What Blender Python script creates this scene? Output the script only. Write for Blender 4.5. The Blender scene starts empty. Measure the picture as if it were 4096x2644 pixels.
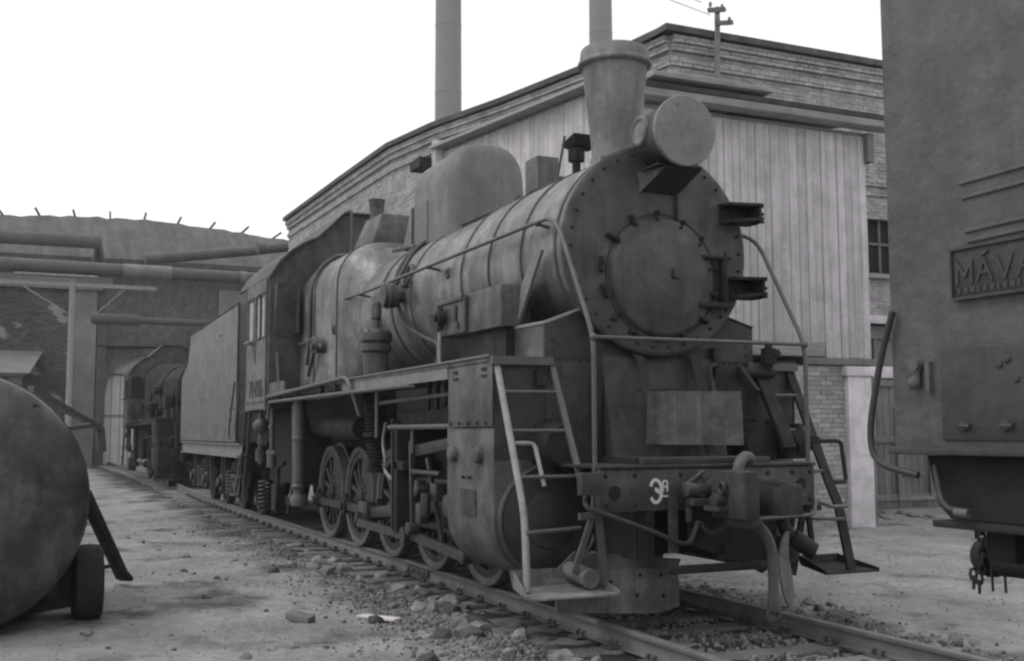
import bpy, bmesh, math, random
from mathutils import Vector, Matrix
import numpy as np

R = math.radians
rnd = random.Random(7)
scene = bpy.context.scene

# ------------------------------------------------------------------ camera
cam_data = bpy.data.cameras.new('camera')
cam = bpy.data.objects.new('camera', cam_data)
scene.collection.objects.link(cam)
cam_r = Vector((0.41172, 0.91131, -0.00321)); cam_u = Vector((0.08432, -0.03458, 0.99584)); cam_f = Vector((-0.9074, 0.41028, 0.09108))
M = Matrix.Identity(4)
for i in range(3):
    M[i][0], M[i][1], M[i][2] = cam_r[i], cam_u[i], -cam_f[i]
M.translation = Vector((7.5366, -5.1737, 1.5110))
cam.matrix_world = M
cam_data.sensor_width = 36.0
cam_data.lens = 4435.86 / 4096 * 36
cam_data.clip_start = 0.05
cam_data.clip_end = 2000
scene.camera = cam

# ------------------------------------------------------------------ overcast sky and a weak veiled sun
SUN_EL, SUN_AZ = 56.0, 192.0          # azimuth measured clockwise from +Y
world = bpy.data.worlds.new('World'); scene.world = world; world.use_nodes = True
wt = world.node_tree; wt.nodes.clear()
def wn(t): return wt.nodes.new(t)
sky = wn('ShaderNodeTexSky'); sky.sky_type = 'NISHITA'; sky.sun_disc = False
sky.sun_elevation = R(SUN_EL); sky.sun_rotation = R(SUN_AZ); sky.dust_density = 3.0
grey = wn('ShaderNodeRGBToBW')
wt.links.new(sky.outputs[0], grey.inputs[0])
cloud = wn('ShaderNodeTexNoise'); cloud.inputs['Scale'].default_value = 1.3; cloud.inputs['Detail'].default_value = 5
tc = wn('ShaderNodeTexCoord'); wt.links.new(tc.outputs['Generated'], cloud.inputs['Vector'])
cr = wn('ShaderNodeMapRange'); cr.inputs[1].default_value = 0.3; cr.inputs[2].default_value = 0.7
cr.inputs[3].default_value = 8.3; cr.inputs[4].default_value = 11.2
wt.links.new(cloud.outputs[0], cr.inputs[0])
mx = wn('ShaderNodeMix'); mx.data_type = 'FLOAT'; mx.inputs[0].default_value = 0.82
wt.links.new(grey.outputs[0], mx.inputs[2]); wt.links.new(cr.outputs[0], mx.inputs[3])
tint = wn('ShaderNodeCombineColor')
for k, f in enumerate((1.0, 0.985, 1.0)):
    mm = wn('ShaderNodeMath'); mm.operation = 'MULTIPLY'; mm.inputs[1].default_value = f
    wt.links.new(mx.outputs[0], mm.inputs[0]); wt.links.new(mm.outputs[0], tint.inputs[k])
bg = wn('ShaderNodeBackground'); bg.inputs[1].default_value = 0.115
wt.links.new(tint.outputs[0], bg.inputs[0])
wo = wn('ShaderNodeOutputWorld'); wt.links.new(bg.outputs[0], wo.inputs[0])

sun_data = bpy.data.lights.new('sun', 'SUN'); sun_data.energy = 0.9; sun_data.angle = R(22); sun_data.color = (1.0, 0.98, 0.97)
sun = bpy.data.objects.new('sun', sun_data); scene.collection.objects.link(sun)
sd = Vector((math.sin(R(SUN_AZ)) * math.cos(R(SUN_EL)), math.cos(R(SUN_AZ)) * math.cos(R(SUN_EL)), math.sin(R(SUN_EL))))
# sd points to the sun
sun.rotation_euler = sd.to_track_quat('Z', 'Y').to_euler()

vs = scene.view_settings
vs.view_transform = 'Standard'; vs.look = 'None'; vs.exposure = 0.27; vs.gamma = 1.0; vs.use_curve_mapping = False
scene.cycles.filter_width = 2.4
scene.cycles.max_bounces = 6
scene.cycles.diffuse_bounces = 4

# ------------------------------------------------------------------ materials
TINT = (1.0, 0.972, 1.015)      # the faint purple cast of the monochrome print
def mat(name, base, rough=0.75, var=0.25, scale=2.0, fine=30.0, streak=0.0, spots=0.0, spot_col=None, spot_scale=5.0,
        bump=0.15, bump_scale=60.0, metallic=0.0, rand=0.0, spec=0.45, grain=None, bump_dist=0.01, bedstain_shade=None, blotch=0.0, blotch_scale=2.6):
    m = bpy.data.materials.new(name); m.use_nodes = True
    nt = m.node_tree; N = nt.nodes; L = nt.links
    b = N['Principled BSDF']
    b.inputs['Roughness'].default_value = rough
    b.inputs['Metallic'].default_value = metallic
    b.inputs['Specular IOR Level'].default_value = spec
    geo = N.new('ShaderNodeNewGeometry')
    pos = geo.outputs['Position']
    def noise(sc, det=5, vec=None, rgh=0.55):
        n = N.new('ShaderNodeTexNoise'); n.inputs['Scale'].default_value = sc; n.inputs['Detail'].default_value = det
        n.inputs['Roughness'].default_value = rgh
        L.new(vec or pos, n.inputs['Vector']); return n.outputs[0]
    def math_(op, a, bb, clamp=False):
        n = N.new('ShaderNodeMath'); n.operation = op; n.use_clamp = clamp
        for i, v in enumerate((a, bb)):
            if isinstance(v, (int, float)): n.inputs[i].default_value = v
            else: L.new(v, n.inputs[i])
        return n.outputs[0]
    def rng(v, a, bb, c, d):
        n = N.new('ShaderNodeMapRange'); L.new(v, n.inputs[0])
        for i, q in enumerate((a, bb, c, d)): n.inputs[i + 1].default_value = q
        return n.outputs[0]
    f = rng(noise(scale, 6, None, 0.6), 0.25, 0.75, 1 - var, 1 + var)
    f = math_('MULTIPLY', f, rng(noise(fine, 3), 0.25, 0.75, 1 - var * 0.5, 1 + var * 0.5))
    if streak:
        mp = N.new('ShaderNodeMapping'); mp.inputs['Scale'].default_value = grain or (14, 14, 0.7)
        L.new(pos, mp.inputs['Vector'])
        f = math_('MULTIPLY', f, rng(noise(1.0, 4, mp.outputs[0]), 0.3, 0.7, 1 - streak, 1 + streak))
    if blotch:
        bl_ = noise(blotch_scale, 8, None, 0.68)
        f = math_('MULTIPLY', f, rng(bl_, 0.44, 0.56, 1 - blotch, 1 + blotch * .6))
        mp2 = N.new('ShaderNodeMapping'); mp2.inputs['Scale'].default_value = (22, 22, 1.1); L.new(pos, mp2.inputs['Vector'])
        f = math_('MULTIPLY', f, rng(noise(1.0, 5, mp2.outputs[0], .6), 0.55, 0.72, 1, 1 - blotch * .9))
    if rand:
        isl = geo.outputs['Random Per Island']; oi = N.new('ShaderNodeObjectInfo')
        rr = math_('FRACT', math_('ADD', math_('MULTIPLY', isl, 7.31), math_('MULTIPLY', oi.outputs['Random'], 3.7)), 0)
        f = math_('MULTIPLY', f, rng(rr, 0, 1, 1 - rand, 1 + rand))
    col = N.new('ShaderNodeCombineColor')
    for i in range(3):
        L.new(math_('MULTIPLY', f, base * TINT[i]), col.inputs[i])
    out = col.outputs[0]
    if spots:
        sp = rng(noise(spot_scale, 7, None, 0.65), 0.5 + 0.22 * (1 - spots), 0.62 + 0.2 * (1 - spots), 0, 1)
        mixn = N.new('ShaderNodeMix'); mixn.data_type = 'RGBA'; L.new(sp, mixn.inputs[0]); L.new(out, mixn.inputs[6])
        sc_ = spot_col if spot_col is not None else base * 0.45
        mixn.inputs[7].default_value = (sc_ * TINT[0], sc_ * TINT[1], sc_ * TINT[2], 1)
        out = mixn.outputs[2]
    if bedstain_shade is not None:      # oil soaked into the track bed; its dark also paints shade under the locomotive
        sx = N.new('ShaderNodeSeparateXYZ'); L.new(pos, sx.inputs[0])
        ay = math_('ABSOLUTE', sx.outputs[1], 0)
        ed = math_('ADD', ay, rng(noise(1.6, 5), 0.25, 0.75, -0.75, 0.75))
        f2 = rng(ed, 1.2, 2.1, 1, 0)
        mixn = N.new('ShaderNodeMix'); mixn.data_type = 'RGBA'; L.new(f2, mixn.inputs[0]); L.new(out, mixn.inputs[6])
        mixn.inputs[7].default_value = (bedstain_shade * TINT[0], bedstain_shade * TINT[1], bedstain_shade * TINT[2], 1)
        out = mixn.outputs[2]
    L.new(out, b.inputs['Base Color'])
    L.new(rng(noise(scale * 2.7, 5), 0.3, 0.7, max(.05, rough - .16), min(1, rough + .16)), b.inputs['Roughness'])
    if bump:
        bp = N.new('ShaderNodeBump'); bp.inputs['Strength'].default_value = bump; bp.inputs['Distance'].default_value = bump_dist
        L.new(noise(bump_scale, 5), bp.inputs['Height']); L.new(bp.outputs[0], b.inputs['Normal'])
    return m

MT = {}
MT['frame'] = mat('sooty_frame_iron', 0.015, 0.8, 0.35, 3, spots=0.25, spot_col=0.06)
MT['smokebox'] = mat('dull_black_smokebox_paint', 0.054, 0.6, 0.32, 2.2, streak=0.22, grain=(9, 9, 0.8), spots=0.35, spot_col=0.11, spot_scale=3, bump=0.2, bump_scale=25, blotch=0.22)
MT['boiler'] = mat('dusty_boiler_cladding', 0.13, 0.4, 0.34, 1.8, streak=0.30, grain=(6, 6, 0.8), spots=0.5, spot_col=0.075, spot_scale=3, bump=0.4, bump_scale=7, bump_dist=0.02, blotch=0.3)
MT['band'] = mat('dark_boiler_band', 0.060, 0.6, 0.25, 4)
MT['chimney'] = mat('ashy_chimney_iron', 0.175, 0.85, 0.16, 2.5, streak=0.16, spots=0.25, spot_col=0.15, bump=0.3, bump_scale=40, blotch=0.22)
MT['dome'] = mat('dome_casing_paint', 0.125, 0.6, 0.18, 2.0, streak=0.14, blotch=0.10)
MT['paint'] = mat('worn_black_side_paint', 0.074, 0.5, 0.34, 2.2, streak=0.28, grain=(8, 8, 0.7), spots=0.45, spot_col=0.045, spot_scale=3.5, bump=0.2, bump_scale=12, blotch=0.32)
MT['saddle'] = mat('grimy_front_plate', 0.038, 0.65, 0.28, 2.0, streak=0.2, spots=0.25, spot_col=0.085, blotch=0.3)
MT['cab'] = mat('cab_side_paint', 0.115, 0.6, 0.15, 3, streak=0.10, blotch=0.2)
MT['cabfront'] = mat('sooty_cab_front_paint', 0.06, 0.7, 0.2, 2, blotch=0.3)
MT['tender'] = mat('tender_side_paint', 0.125, 0.6, 0.12, 2, streak=0.17, grain=(9, 9, 0.35), spots=0.12, spot_col=0.12, blotch=0.14)
MT['sill'] = mat('pale_dusty_sill', 0.165, 0.7, 0.3, 4)
MT['pipe'] = mat('pale_worn_pipe', 0.24, 0.55, 0.3, 8, spots=0.2, spot_col=0.14)
MT['rail_pipe'] = mat('grey_handrail_pipe', 0.085, 0.5, 0.2, 8)
MT['lid'] = mat('scuffed_lamp_lid', 0.16, 0.5, 0.3, 4, spots=0.5, spot_col=0.085, spot_scale=4.5, bump=0.5, bump_scale=6, bump_dist=0.03)
MT['plate'] = mat('streaked_sheet_metal', 0.095, 0.55, 0.2, 3, streak=0.55, grain=(7, 7, 0.12), spots=0.35, spot_col=0.055, spot_scale=6, blotch=0.3, blotch_scale=5)
MT['beam'] = mat('buffer_beam_paint', 0.06, 0.65, 0.3, 3, spots=0.3, spot_col=0.14, blotch=0.35)
MT['plow'] = mat('mud_stained_plow_plate', 0.16, 0.8, 0.3, 3, spots=0.2, spot_col=0.07, spot_scale=8, blotch=0.3)
MT['wheel'] = mat('oily_wheel_iron', 0.034, 0.6, 0.3, 4)
MT['tyre'] = mat('worn_wheel_tyre', 0.07, 0.5, 0.25, 6)
MT['rod'] = mat('greasy_rod_steel', 0.036, 0.45, 0.3, 6)
MT['paintwhite'] = mat('hand_painted_white', 0.62, 0.7, 0.15, 20)
MT['glass'] = mat('pale_pane_glass', 0.42, 0.15, 0.1, 4, bump=0, spec=0.6)  # even pale grey panes
MT['dark'] = mat('black_opening', 0.012, 0.9, 0.1, 4, bump=0)
MT['fabric_hose'] = mat('perished_rubber_hose', 0.10, 0.75, 0.2, 12)
MT['railhead'] = mat('rail_steel', 0.14, 0.42, 0.3, 5, spots=0.25, spot_col=0.09, metallic=0.0)
MT['fasten'] = mat('rusty_fastening', 0.075, 0.8, 0.3, 12)
MT['sleeper'] = mat('weathered_sleeper_timber', 0.15, 0.85, 0.35, 3, rand=0.3, streak=0.25, grain=(3, 30, 30), spots=0.3, spot_col=0.05)
MT['ground'] = mat('trodden_yard_dirt', 0.25, 0.95, 0.34, 0.9, fine=9, spots=0.82, spot_col=0.085, spot_scale=0.75, bedstain_shade=0.045, bump=0.9, bump_scale=16, bump_dist=0.05, spec=0.1)
MT['stone'] = mat('yard_stone', 0.15, 0.9, 0.25, 8, rand=0.6, bump=0.4, bump_scale=40, spec=0.15)
MT['brick'] = mat('old_brick', 0.34, 0.9, 0.16, 0.9, rand=0.13, bump=0.4, bump_scale=40, spec=0.15, blotch=0.16)
MT['mortar'] = mat('lime_mortar', 0.25, 0.95, 0.2, 3)
MT['brickdark'] = mat('soot_black_brick', 0.10, 0.9, 0.45, 0.6, rand=0.22, spots=0.5, spot_col=0.20, spot_scale=0.9, spec=0.15)
MT['brickpale'] = mat('limewashed_brick', 0.29, 0.9, 0.2, 1.2, rand=0.22, spots=0.35, spot_col=0.40, spot_scale=2.2, bump=0.4, bump_scale=40, spec=0.15)
MT['stack'] = mat('pale_hazy_stack_brick', 0.2, 0.9, 0.08, 0.5)
MT['plank'] = mat('weathered_grey_plank', 0.44, 0.85, 0.12, 2, rand=0.13, streak=0.16, grain=(25, 25, 0.8), spots=0.12, spot_col=0.22, spot_scale=3, blotch=0.1)
MT['plankdark'] = mat('grey_roof_board', 0.27, 0.85, 0.2, 3, rand=0.2, streak=0.25, grain=(20, 1.2, 20))
MT['gate'] = mat('brown_gate_boards', 0.15, 0.8, 0.2, 3, rand=0.18, streak=0.2, grain=(25, 25, 0.8))
MT['lime'] = mat('whitewashed_masonry', 0.56, 0.9, 0.12, 3, spots=0.25, spot_col=0.33, spot_scale=4, blotch=0.12)
MT['render'] = mat('smoke_stained_render', 0.09, 0.92, 0.22, 0.35, spots=0.3, spot_col=0.16, spot_scale=0.3, blotch=0.25)
MT['renderpale'] = mat('pale_render', 0.165, 0.92, 0.3, 0.5, fine=3)
MT['felt'] = mat('bitumen_roofing', 0.072, 0.95, 0.4, 0.6, fine=5, spots=0.3, spot_col=0.12, spot_scale=1.4, streak=0.3, grain=(.3, 3.5, .3))
MT['door'] = mat('faded_gate_leaf', 0.45, 0.85, 0.12, 2, streak=0.1)
MT['lagging'] = mat('lagged_pipe_wrap', 0.09, 0.85, 0.25, 1.5, spots=0.2, spot_col=0.2)
MT['tank'] = mat('stained_tank_shell', 0.05, 0.42, 0.35, 1.3, streak=0.3, grain=(5, 5, 0.6), spots=0.5, spot_col=0.06, spot_scale=1.6, bump=0.25, bump_scale=10, blotch=0.35)
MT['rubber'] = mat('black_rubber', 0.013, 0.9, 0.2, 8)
MT['skin'] = mat('lumpy_bitumen_paint', 0.092, 0.75, 0.2, 1.2, streak=0.08, spots=0.12, spot_col=0.07, spot_scale=14, bump=0.6, bump_scale=12, bump_dist=0.025, blotch=0.14)
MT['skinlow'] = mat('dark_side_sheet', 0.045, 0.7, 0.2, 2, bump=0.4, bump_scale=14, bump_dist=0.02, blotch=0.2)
MT['cast'] = mat('cast_iron_plate', 0.032, 0.6, 0.25, 8, bump=0.5, bump_scale=30)
MT['castraise'] = mat('raised_cast_letters', 0.042, 0.6, 0.2, 8)
MT['sand'] = mat('pale_vent_sheet', 0.25, 0.6, 0.15, 4)
MT['soot_shade'] = mat('sooty_shaded_underside', 0.02, 0.9, 0.3, 4, bump=0)  # near-black: ashpan soot, and shade painted on door ring and shelf plate
MT['wire'] = mat('dull_wire', 0.2, 0.6, 0.1, 4, bump=0)

# ------------------------------------------------------------------ mesh helpers
class MB:
    def __init__(s): s.v = []; s.f = []
    def add(s, vs, fs):
        o = len(s.v); s.v += [tuple(v) for v in vs]; s.f += [tuple(i + o for i in f) for f in fs]; return s
    def box(s, x0, x1, y0, y1, z0, z1):
        vs = [(x, y, z) for x in (x0, x1) for y in (y0, y1) for z in (z0, z1)]
        return s.add(vs, [(0, 1, 3, 2), (4, 6, 7, 5), (0, 4, 5, 1), (2, 3, 7, 6), (0, 2, 6, 4), (1, 5, 7, 3)])
    def hexa(s, b, t):
        return s.add(list(b) + list(t), [(3, 2, 1, 0), (4, 5, 6, 7), (0, 1, 5, 4), (1, 2, 6, 5), (2, 3, 7, 6), (3, 0, 4, 7)])
    def prism(s, poly, ax, a, b):
        def mp(p, t): return {'X': (t, p[0], p[1]), 'Y': (p[0], t, p[1]), 'Z': (p[0], p[1], t)}[ax]
        n = len(poly)
        vs = [mp(p, a) for p in poly] + [mp(p, b) for p in poly]
        return s.add(vs, [tuple(range(n)), tuple(range(2 * n - 1, n - 1, -1))] + [(i, (i + 1) % n, (i + 1) % n + n, i + n) for i in range(n)])
    def loft(s, rings, cap=True, closed=True):
        n = len(rings[0]); vs = [p for r in rings for p in r]; fs = []
        for k in range(len(rings) - 1):
            for i in range(n if closed else n - 1):
                j = (i + 1) % n
                fs.append((k * n + i, k * n + j, (k + 1) * n + j, (k + 1) * n + i))
        if cap: fs += [tuple(range(n)), tuple(range((len(rings) - 1) * n, len(rings) * n))]
        return s.add(vs, fs)
    def lathe(s, prof, o, ax, n=32, cap=True):
        ax = Vector(ax).normalized(); o = Vector(o)
        a = ax.orthogonal().normalized()
        if abs(ax.x) > .9: a = Vector((0, 1, 0))
        elif abs(ax.z) > .9: a = Vector((1, 0, 0))
        elif abs(ax.y) > .9: a = Vector((1, 0, 0))
        b = ax.cross(a).normalized()
        rings = [[o + ax * t + (a * math.cos(q) + b * math.sin(q)) * max(r, 1e-4) for q in [2 * math.pi * i / n for i in range(n)]] for r, t in prof]
        return s.loft(rings, cap)
    def cyl(s, p0, p1, r, n=16, r1=None):
        p0, p1 = Vector(p0), Vector(p1)
        return s.lathe([(r, 0), (r if r1 is None else r1, (p1 - p0).length)], p0, p1 - p0, n)
    def tube(s, pts, r, n=8, cap=True, closed=False):
        pts = [Vector(p) for p in pts]; m = len(pts); rings = []
        t0 = (pts[1] - pts[0]).normalized(); nrm = t0.orthogonal().normalized()
        for i in range(m):
            if closed: t = (pts[(i + 1) % m] - pts[i - 1]).normalized()
            else: t = (pts[min(i + 1, m - 1)] - pts[max(i - 1, 0)]).normalized()
            nrm = (nrm - t * nrm.dot(t)); nrm = nrm.normalized() if nrm.length > 1e-6 else t.orthogonal().normalized()
            b = t.cross(nrm); rr = r[i] if isinstance(r, (list, tuple)) else r
            rings.append([pts[i] + (nrm * math.cos(q) + b * math.sin(q)) * rr for q in [2 * math.pi * k / n for k in range(n)]])
        if closed: rings.append(rings[0]); cap = False
        return s.loft(rings, cap)
    def bar(s, p0, p1, w, h, up=(0, 0, 1)):
        p0, p1 = Vector(p0), Vector(p1); t = (p1 - p0).normalized(); up = Vector(up)
        a = t.cross(up); a = (a if a.length > 1e-4 else t.orthogonal()).normalized() * w / 2; b = a.cross(t).normalized() * h / 2
        q = [(-1, -1), (1, -1), (1, 1), (-1, 1)]
        return s.hexa([p0 + a * i + b * j for i, j in q], [p1 + a * i + b * j for i, j in q])
    def torus(s, o, ax, R_, r, n=16, k=6):
        ax = Vector(ax).normalized(); a = ax.orthogonal().normalized(); b = ax.cross(a)
        return s.tube([Vector(o) + (a * math.cos(2 * math.pi * i / n) + b * math.sin(2 * math.pi * i / n)) * R_ for i in range(n)], r, k, closed=True)
    def ball(s, o, r, n=10, m=6):
        return s.lathe([(r * math.sin(math.pi * i / m), -r * math.cos(math.pi * i / m)) for i in range(m + 1)], o, (0, 0, 1), n)
    def mesh(s, name, mt, bevel=0, sharp=38):
        me = bpy.data.meshes.new(name); bm = bmesh.new()
        vs = [bm.verts.new(v) for v in s.v]
        for f in s.f:
            try: bm.faces.new([vs[i] for i in f])
            except ValueError: pass
        bmesh.ops.remove_doubles(bm, verts=bm.verts, dist=2e-5)
        bmesh.ops.recalc_face_normals(bm, faces=bm.faces)
        if bevel:
            es = [e for e in bm.edges if len(e.link_faces) == 2 and e.calc_face_angle(0) > 0.6]
            bmesh.ops.bevel(bm, geom=es, offset=bevel, segments=2, profile=0.5, affect='EDGES', clamp_overlap=True)
        bm.to_mesh(me); bm.free()
        me.polygons.foreach_set('use_smooth', [True] * len(me.polygons))
        me.set_sharp_from_angle(angle=R(sharp))
        me.materials.append(MT[mt] if isinstance(mt, str) else mt)
        return me
    def each(s, name, mt, parent=None, bevel=0, sharp=38):
        up = list(range(len(s.v)))
        def find(i):
            while up[i] != i: up[i] = up[up[i]]; i = up[i]
            return i
        for f in s.f:
            for i in f[1:]: up[find(i)] = find(f[0])
        grp = {}
        for f in s.f: grp.setdefault(find(f[0]), []).append(f)
        for fs in grp.values():
            ids = sorted({i for f in fs for i in f}); m = {i: k for k, i in enumerate(ids)}
            q = MB(); q.v = [s.v[i] for i in ids]; q.f = [tuple(m[i] for i in f) for f in fs]
            q.build(name, mt, parent, bevel, sharp)
    def build(s, name, mt, parent=None, bevel=0, sharp=38, **tags):
        return link(name, s.mesh(name, mt, bevel, sharp), parent, **tags)

ROOTLOC = {}
def link(name, data, parent=None, loc=None, **tags):
    o = bpy.data.objects.new(name, data); scene.collection.objects.link(o)
    if loc is not None: o.location = loc
    if parent is not None:
        o.parent = parent
        if parent.type == 'EMPTY' and parent.parent is None:
            o.matrix_parent_inverse = Matrix.Translation(-Vector(parent.location))
    for k, v in tags.items(): o[k] = v
    return o
def thing(name, label, cat, loc=(0, 0, 0), group=None):
    o = bpy.data.objects.new(name, None); scene.collection.objects.link(o); o.location = loc; o.empty_display_size = 0.2
    o['label'] = label; o['category'] = cat
    if group: o['group'] = group
    return o
def rounded(pts, rad=0.08, n=4):
    pts = [Vector(p) for p in pts]; out = [pts[0]]
    for i in range(1, len(pts) - 1):
        a, b, c = pts[i - 1], pts[i], pts[i + 1]
        d0 = min(rad, (b - a).length * .45); d1 = min(rad, (c - b).length * .45)
        p, q = b + (a - b).normalized() * d0, b + (c - b).normalized() * d1
        for k in range(n + 1):
            t = k / n; out.append(p * (1 - t) ** 2 + b * 2 * t * (1 - t) + q * t * t)
    out.append(pts[-1]); return out
def fbm(x, y, seed=0, oct=4, base=1.0):
    """smooth value noise on numpy arrays"""
    out = np.zeros_like(x, dtype=float); amp = 1.0; fr = base
    for o in range(oct):
        xi = np.floor(x * fr).astype(np.int64); yi = np.floor(y * fr).astype(np.int64)
        xf = x * fr - xi; yf = y * fr - yi
        def h(a, b):
            n = (a * 374761393 + b * 668265263 + (seed + o) * 1442695041) & 0x7fffffff
            n = ((n ^ (n >> 13)) * 1274126177) & 0x7fffffff
            return ((n ^ (n >> 16)) & 0xffff) / 65535.0
        u = xf * xf * (3 - 2 * xf); v = yf * yf * (3 - 2 * yf)
        out += amp * ((h(xi, yi) * (1 - u) + h(xi + 1, yi) * u) * (1 - v) + (h(xi, yi + 1) * (1 - u) + h(xi + 1, yi + 1) * u) * v - .5)
        amp *= .5; fr *= 2.1
    return out

# stroke letters: polylines in a unit cell
GLYPH = {
 'M': [[(0, 0), (0, 1), (.5, .3), (1, 1), (1, 0)]], 'A': [[(0, 0), (.5, 1), (1, 0)], [(.2, .38), (.8, .38)]], 'V': [[(0, 1), (.5, 0), (1, 1)]],
 'G': [[(1, .8), (.75, 1), (.25, 1), (0, .75), (0, .25), (.25, 0), (.75, 0), (1, .25), (1, .5), (.6, .5)]],
 '7': [[(0, 1), (1, 1), (.35, 0)]], '1': [[(.2, .8), (.55, 1), (.55, 0)]], '4': [[(.75, 0), (.75, 1), (0, .3), (1, .3)]],
 '5': [[(.95, 1), (.1, 1), (.05, .55), (.6, .6), (1, .35), (.7, 0), (0, .05)]],
}
def strokes(mb, polys, mapf, w, th):
    """polys: list of 2-D polylines; mapf(u, v, d) -> 3-D, d is the height above the surface"""
    n_seg = 0
    for pl in polys:
        for (a, b), (c, d) in zip(pl[:-1], pl[1:]):
            n_seg += 1; top = th * (1 + .13 * (n_seg % 5)); low = -th * (.4 + .1 * (n_seg % 5))
            L_ = math.hypot(c - a, d - b) or 1e-6; nx, ny = -(d - b) / L_ * w / 2, (c - a) / L_ * w / 2
            ex, ey = (c - a) / L_ * w * .35, (d - b) / L_ * w * .35
            q = [(a - ex + nx, b - ey + ny), (c + ex + nx, d + ey + ny), (c + ex - nx, d + ey - ny), (a - ex - nx, b - ey - ny)]
            mb.hexa([mapf(u, v, low) for u, v in q], [mapf(u, v, top) for u, v in q])
def write(mb, text, u0, v0, cw, h, gap, mapf, w, th):
    u = u0
    for ch in text:
        if ch in GLYPH: strokes(mb, [[(u + a * cw, v0 + b * h) for a, b in pl] for pl in GLYPH[ch]], mapf, w, th)
        u += cw + gap

# ------------------------------------------------------------------ ground
def axis(*segs):
    out = []
    for a, b, st in segs: out += list(np.arange(a, b, st))
    return np.array(out + [segs[-1][1]])
gx = axis((-420, -90, 30), (-90, -60, 3), (-60, -22, .45), (-22, -13, .16), (-13, 6.5, .075), (6.5, 12, .4), (12, 60, 6), (60, 420, 40))
gy = axis((-300, -40, 20), (-40, -9, 2), (-9, -6, .2), (-6, 9.5, .075), (9.5, 16, .3), (16, 40, 3), (40, 300, 30))
GX, GY = np.meshgrid(gx, gy, indexing='ij')
def gheight(x, y):
    x = np.asarray(x, float); y = np.asarray(y, float)
    z = -0.172 + 0.065 * fbm(x, y, 3, 4, .55) + 0.034 * fbm(x, y, 9, 4, 2.6)
    ay = np.abs(y)
    bed = np.clip(1 - (ay - 1.5) / .5, 0, 1)
    z = z * (1 - bed) + bed * (np.where(x < -3.5, -0.192, -0.178) + np.where(x < -3.5, .025, .05) * fbm(x, y, 21, 4, 2.4))
    z -= 0.03 * np.clip(1 - np.abs(ay - .9) / .12, 0, 1)
    heap = np.exp(-((x + 8.2) / 1.3) ** 2 - ((y - 9.0) / 1.5) ** 2)
    z += heap * (0.20 + 0.10 * fbm(x, y, 5, 3, 2.2))
    z += np.exp(-((x + 6.7) / .45) ** 2) * np.clip((y - 2.5) / 2, 0, 1) * np.clip((9 - y) / 2, 0, 1) * (0.08 + .06 * fbm(x, y, 6, 3, 3))
    return np.where((ay < 40), z, -0.17)
GZ = gheight(GX, GY)
nx_, ny_ = GX.shape
me = bpy.data.meshes.new('ground')
verts = np.stack([GX.ravel(), GY.ravel(), GZ.ravel()], 1)
idx = np.arange(nx_ * ny_).reshape(nx_, ny_)
quads = np.stack([idx[:-1, :-1].ravel(), idx[1:, :-1].ravel(), idx[1:, 1:].ravel(), idx[:-1, 1:].ravel()], 1)
me.vertices.add(len(verts)); me.vertices.foreach_set('co', verts.ravel())
me.loops.add(quads.size); me.loops.foreach_set('vertex_index', quads.ravel())
me.polygons.add(len(quads)); me.polygons.foreach_set('loop_start', np.arange(0, quads.size, 4)); me.polygons.foreach_set('loop_total', np.full(len(quads), 4))
me.polygons.foreach_set('use_smooth', np.ones(len(quads), bool)); me.update(calc_edges=True); me.validate()
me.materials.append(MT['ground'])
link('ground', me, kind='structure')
def g1(x, y): return float(gheight(np.array([x]), np.array([y]))[0])

# ------------------------------------------------------------------ railway track
track = thing('railway_track', 'pair of worn steel rails on weathered timber sleepers running under the locomotive', 'railway track', (-5, 0, -.17))
RAIL = [(-.057, -.15), (.057, -.15), (.057, -.139), (.012, -.128), (.0085, -.118), (.0085, -.042), (.033, -.032), (.035, -.008), (.028, 0), (-.028, 0), (-.035, -.008), (-.033, -.032), (-.0085, -.042), (-.0085, -.118), (-.012, -.128), (-.057, -.139)]
def bend(x):
    t = min(1, max(0, (-17 - x) / 18)); return .48 * t * t * (3 - 2 * t)      # the line eases towards the shed door
xs = [13.0, -16] + [-16 - 3 * k for k in range(1, 16)]
for sgn in (-1, 1):
    rings = [[(x, sgn * .797 + bend(x) + a, b) for a, b in RAIL] for x in xs]
    MB().loft(rings).build('rail', 'railhead', track, sharp=30)
for sgn in (-1, 1):      # joint bars
    mb = MB()
    for jx in (-4.75, 3.1):
        for side in (-1, 1):
            y0 = sgn * .797 + side * .014
            mb.box(jx - .35, jx + .35, min(y0, y0 + side * .02), max(y0, y0 + side * .02), -.118, -.045)
            for k in range(4): mb.cyl((jx - .26 + k * .175, y0 + side * .02, -.082), (jx - .26 + k * .175, y0 + side * .045, -.082), .016, 6)
    mb.each('joint_bar', 'fasten', track)
def sleeper_mesh(seed):
    r = random.Random(seed); mb = MB(); rings = []
    for i in range(9):
        y = -1.36 + 2.72 * i / 8
        w = .115 + r.uniform(-.008, .008); t = -.151 + (r.uniform(-.012, .0) if abs(abs(y) - .8) > .2 else 0)
        rings.append([(-w, y, -.30), (w, y, -.30), (w + .004, y, t - .02), (w - .012, y, t), (-w + .012, y, t), (-w - .004, y, t - .02)])
    return mb.loft(rings).mesh('sleeper', 'sleeper', sharp=40)
SLP = [sleeper_mesh(k) for k in range(5)]
mb = MB()
mb.box(-.08, .08, -.14, .14, -.1505, -.139)
for a, b in ((-.045, .075), (.045, .075), (.045, -.075), (-.045, -.075)):
    mb.box(a - .011, a + .011, b - .011, b + .011, -.14, -.105)
    mb.box(a - .016, a + .016, b - .02 * (1 if b > 0 else -0.2) - .004, b + .02 * (.2 if b > 0 else 1) + .004, -.112, -.098)
FAST = mb.mesh('spiked_tie_plate', 'fasten')
x = 8.0; k = 0
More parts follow.
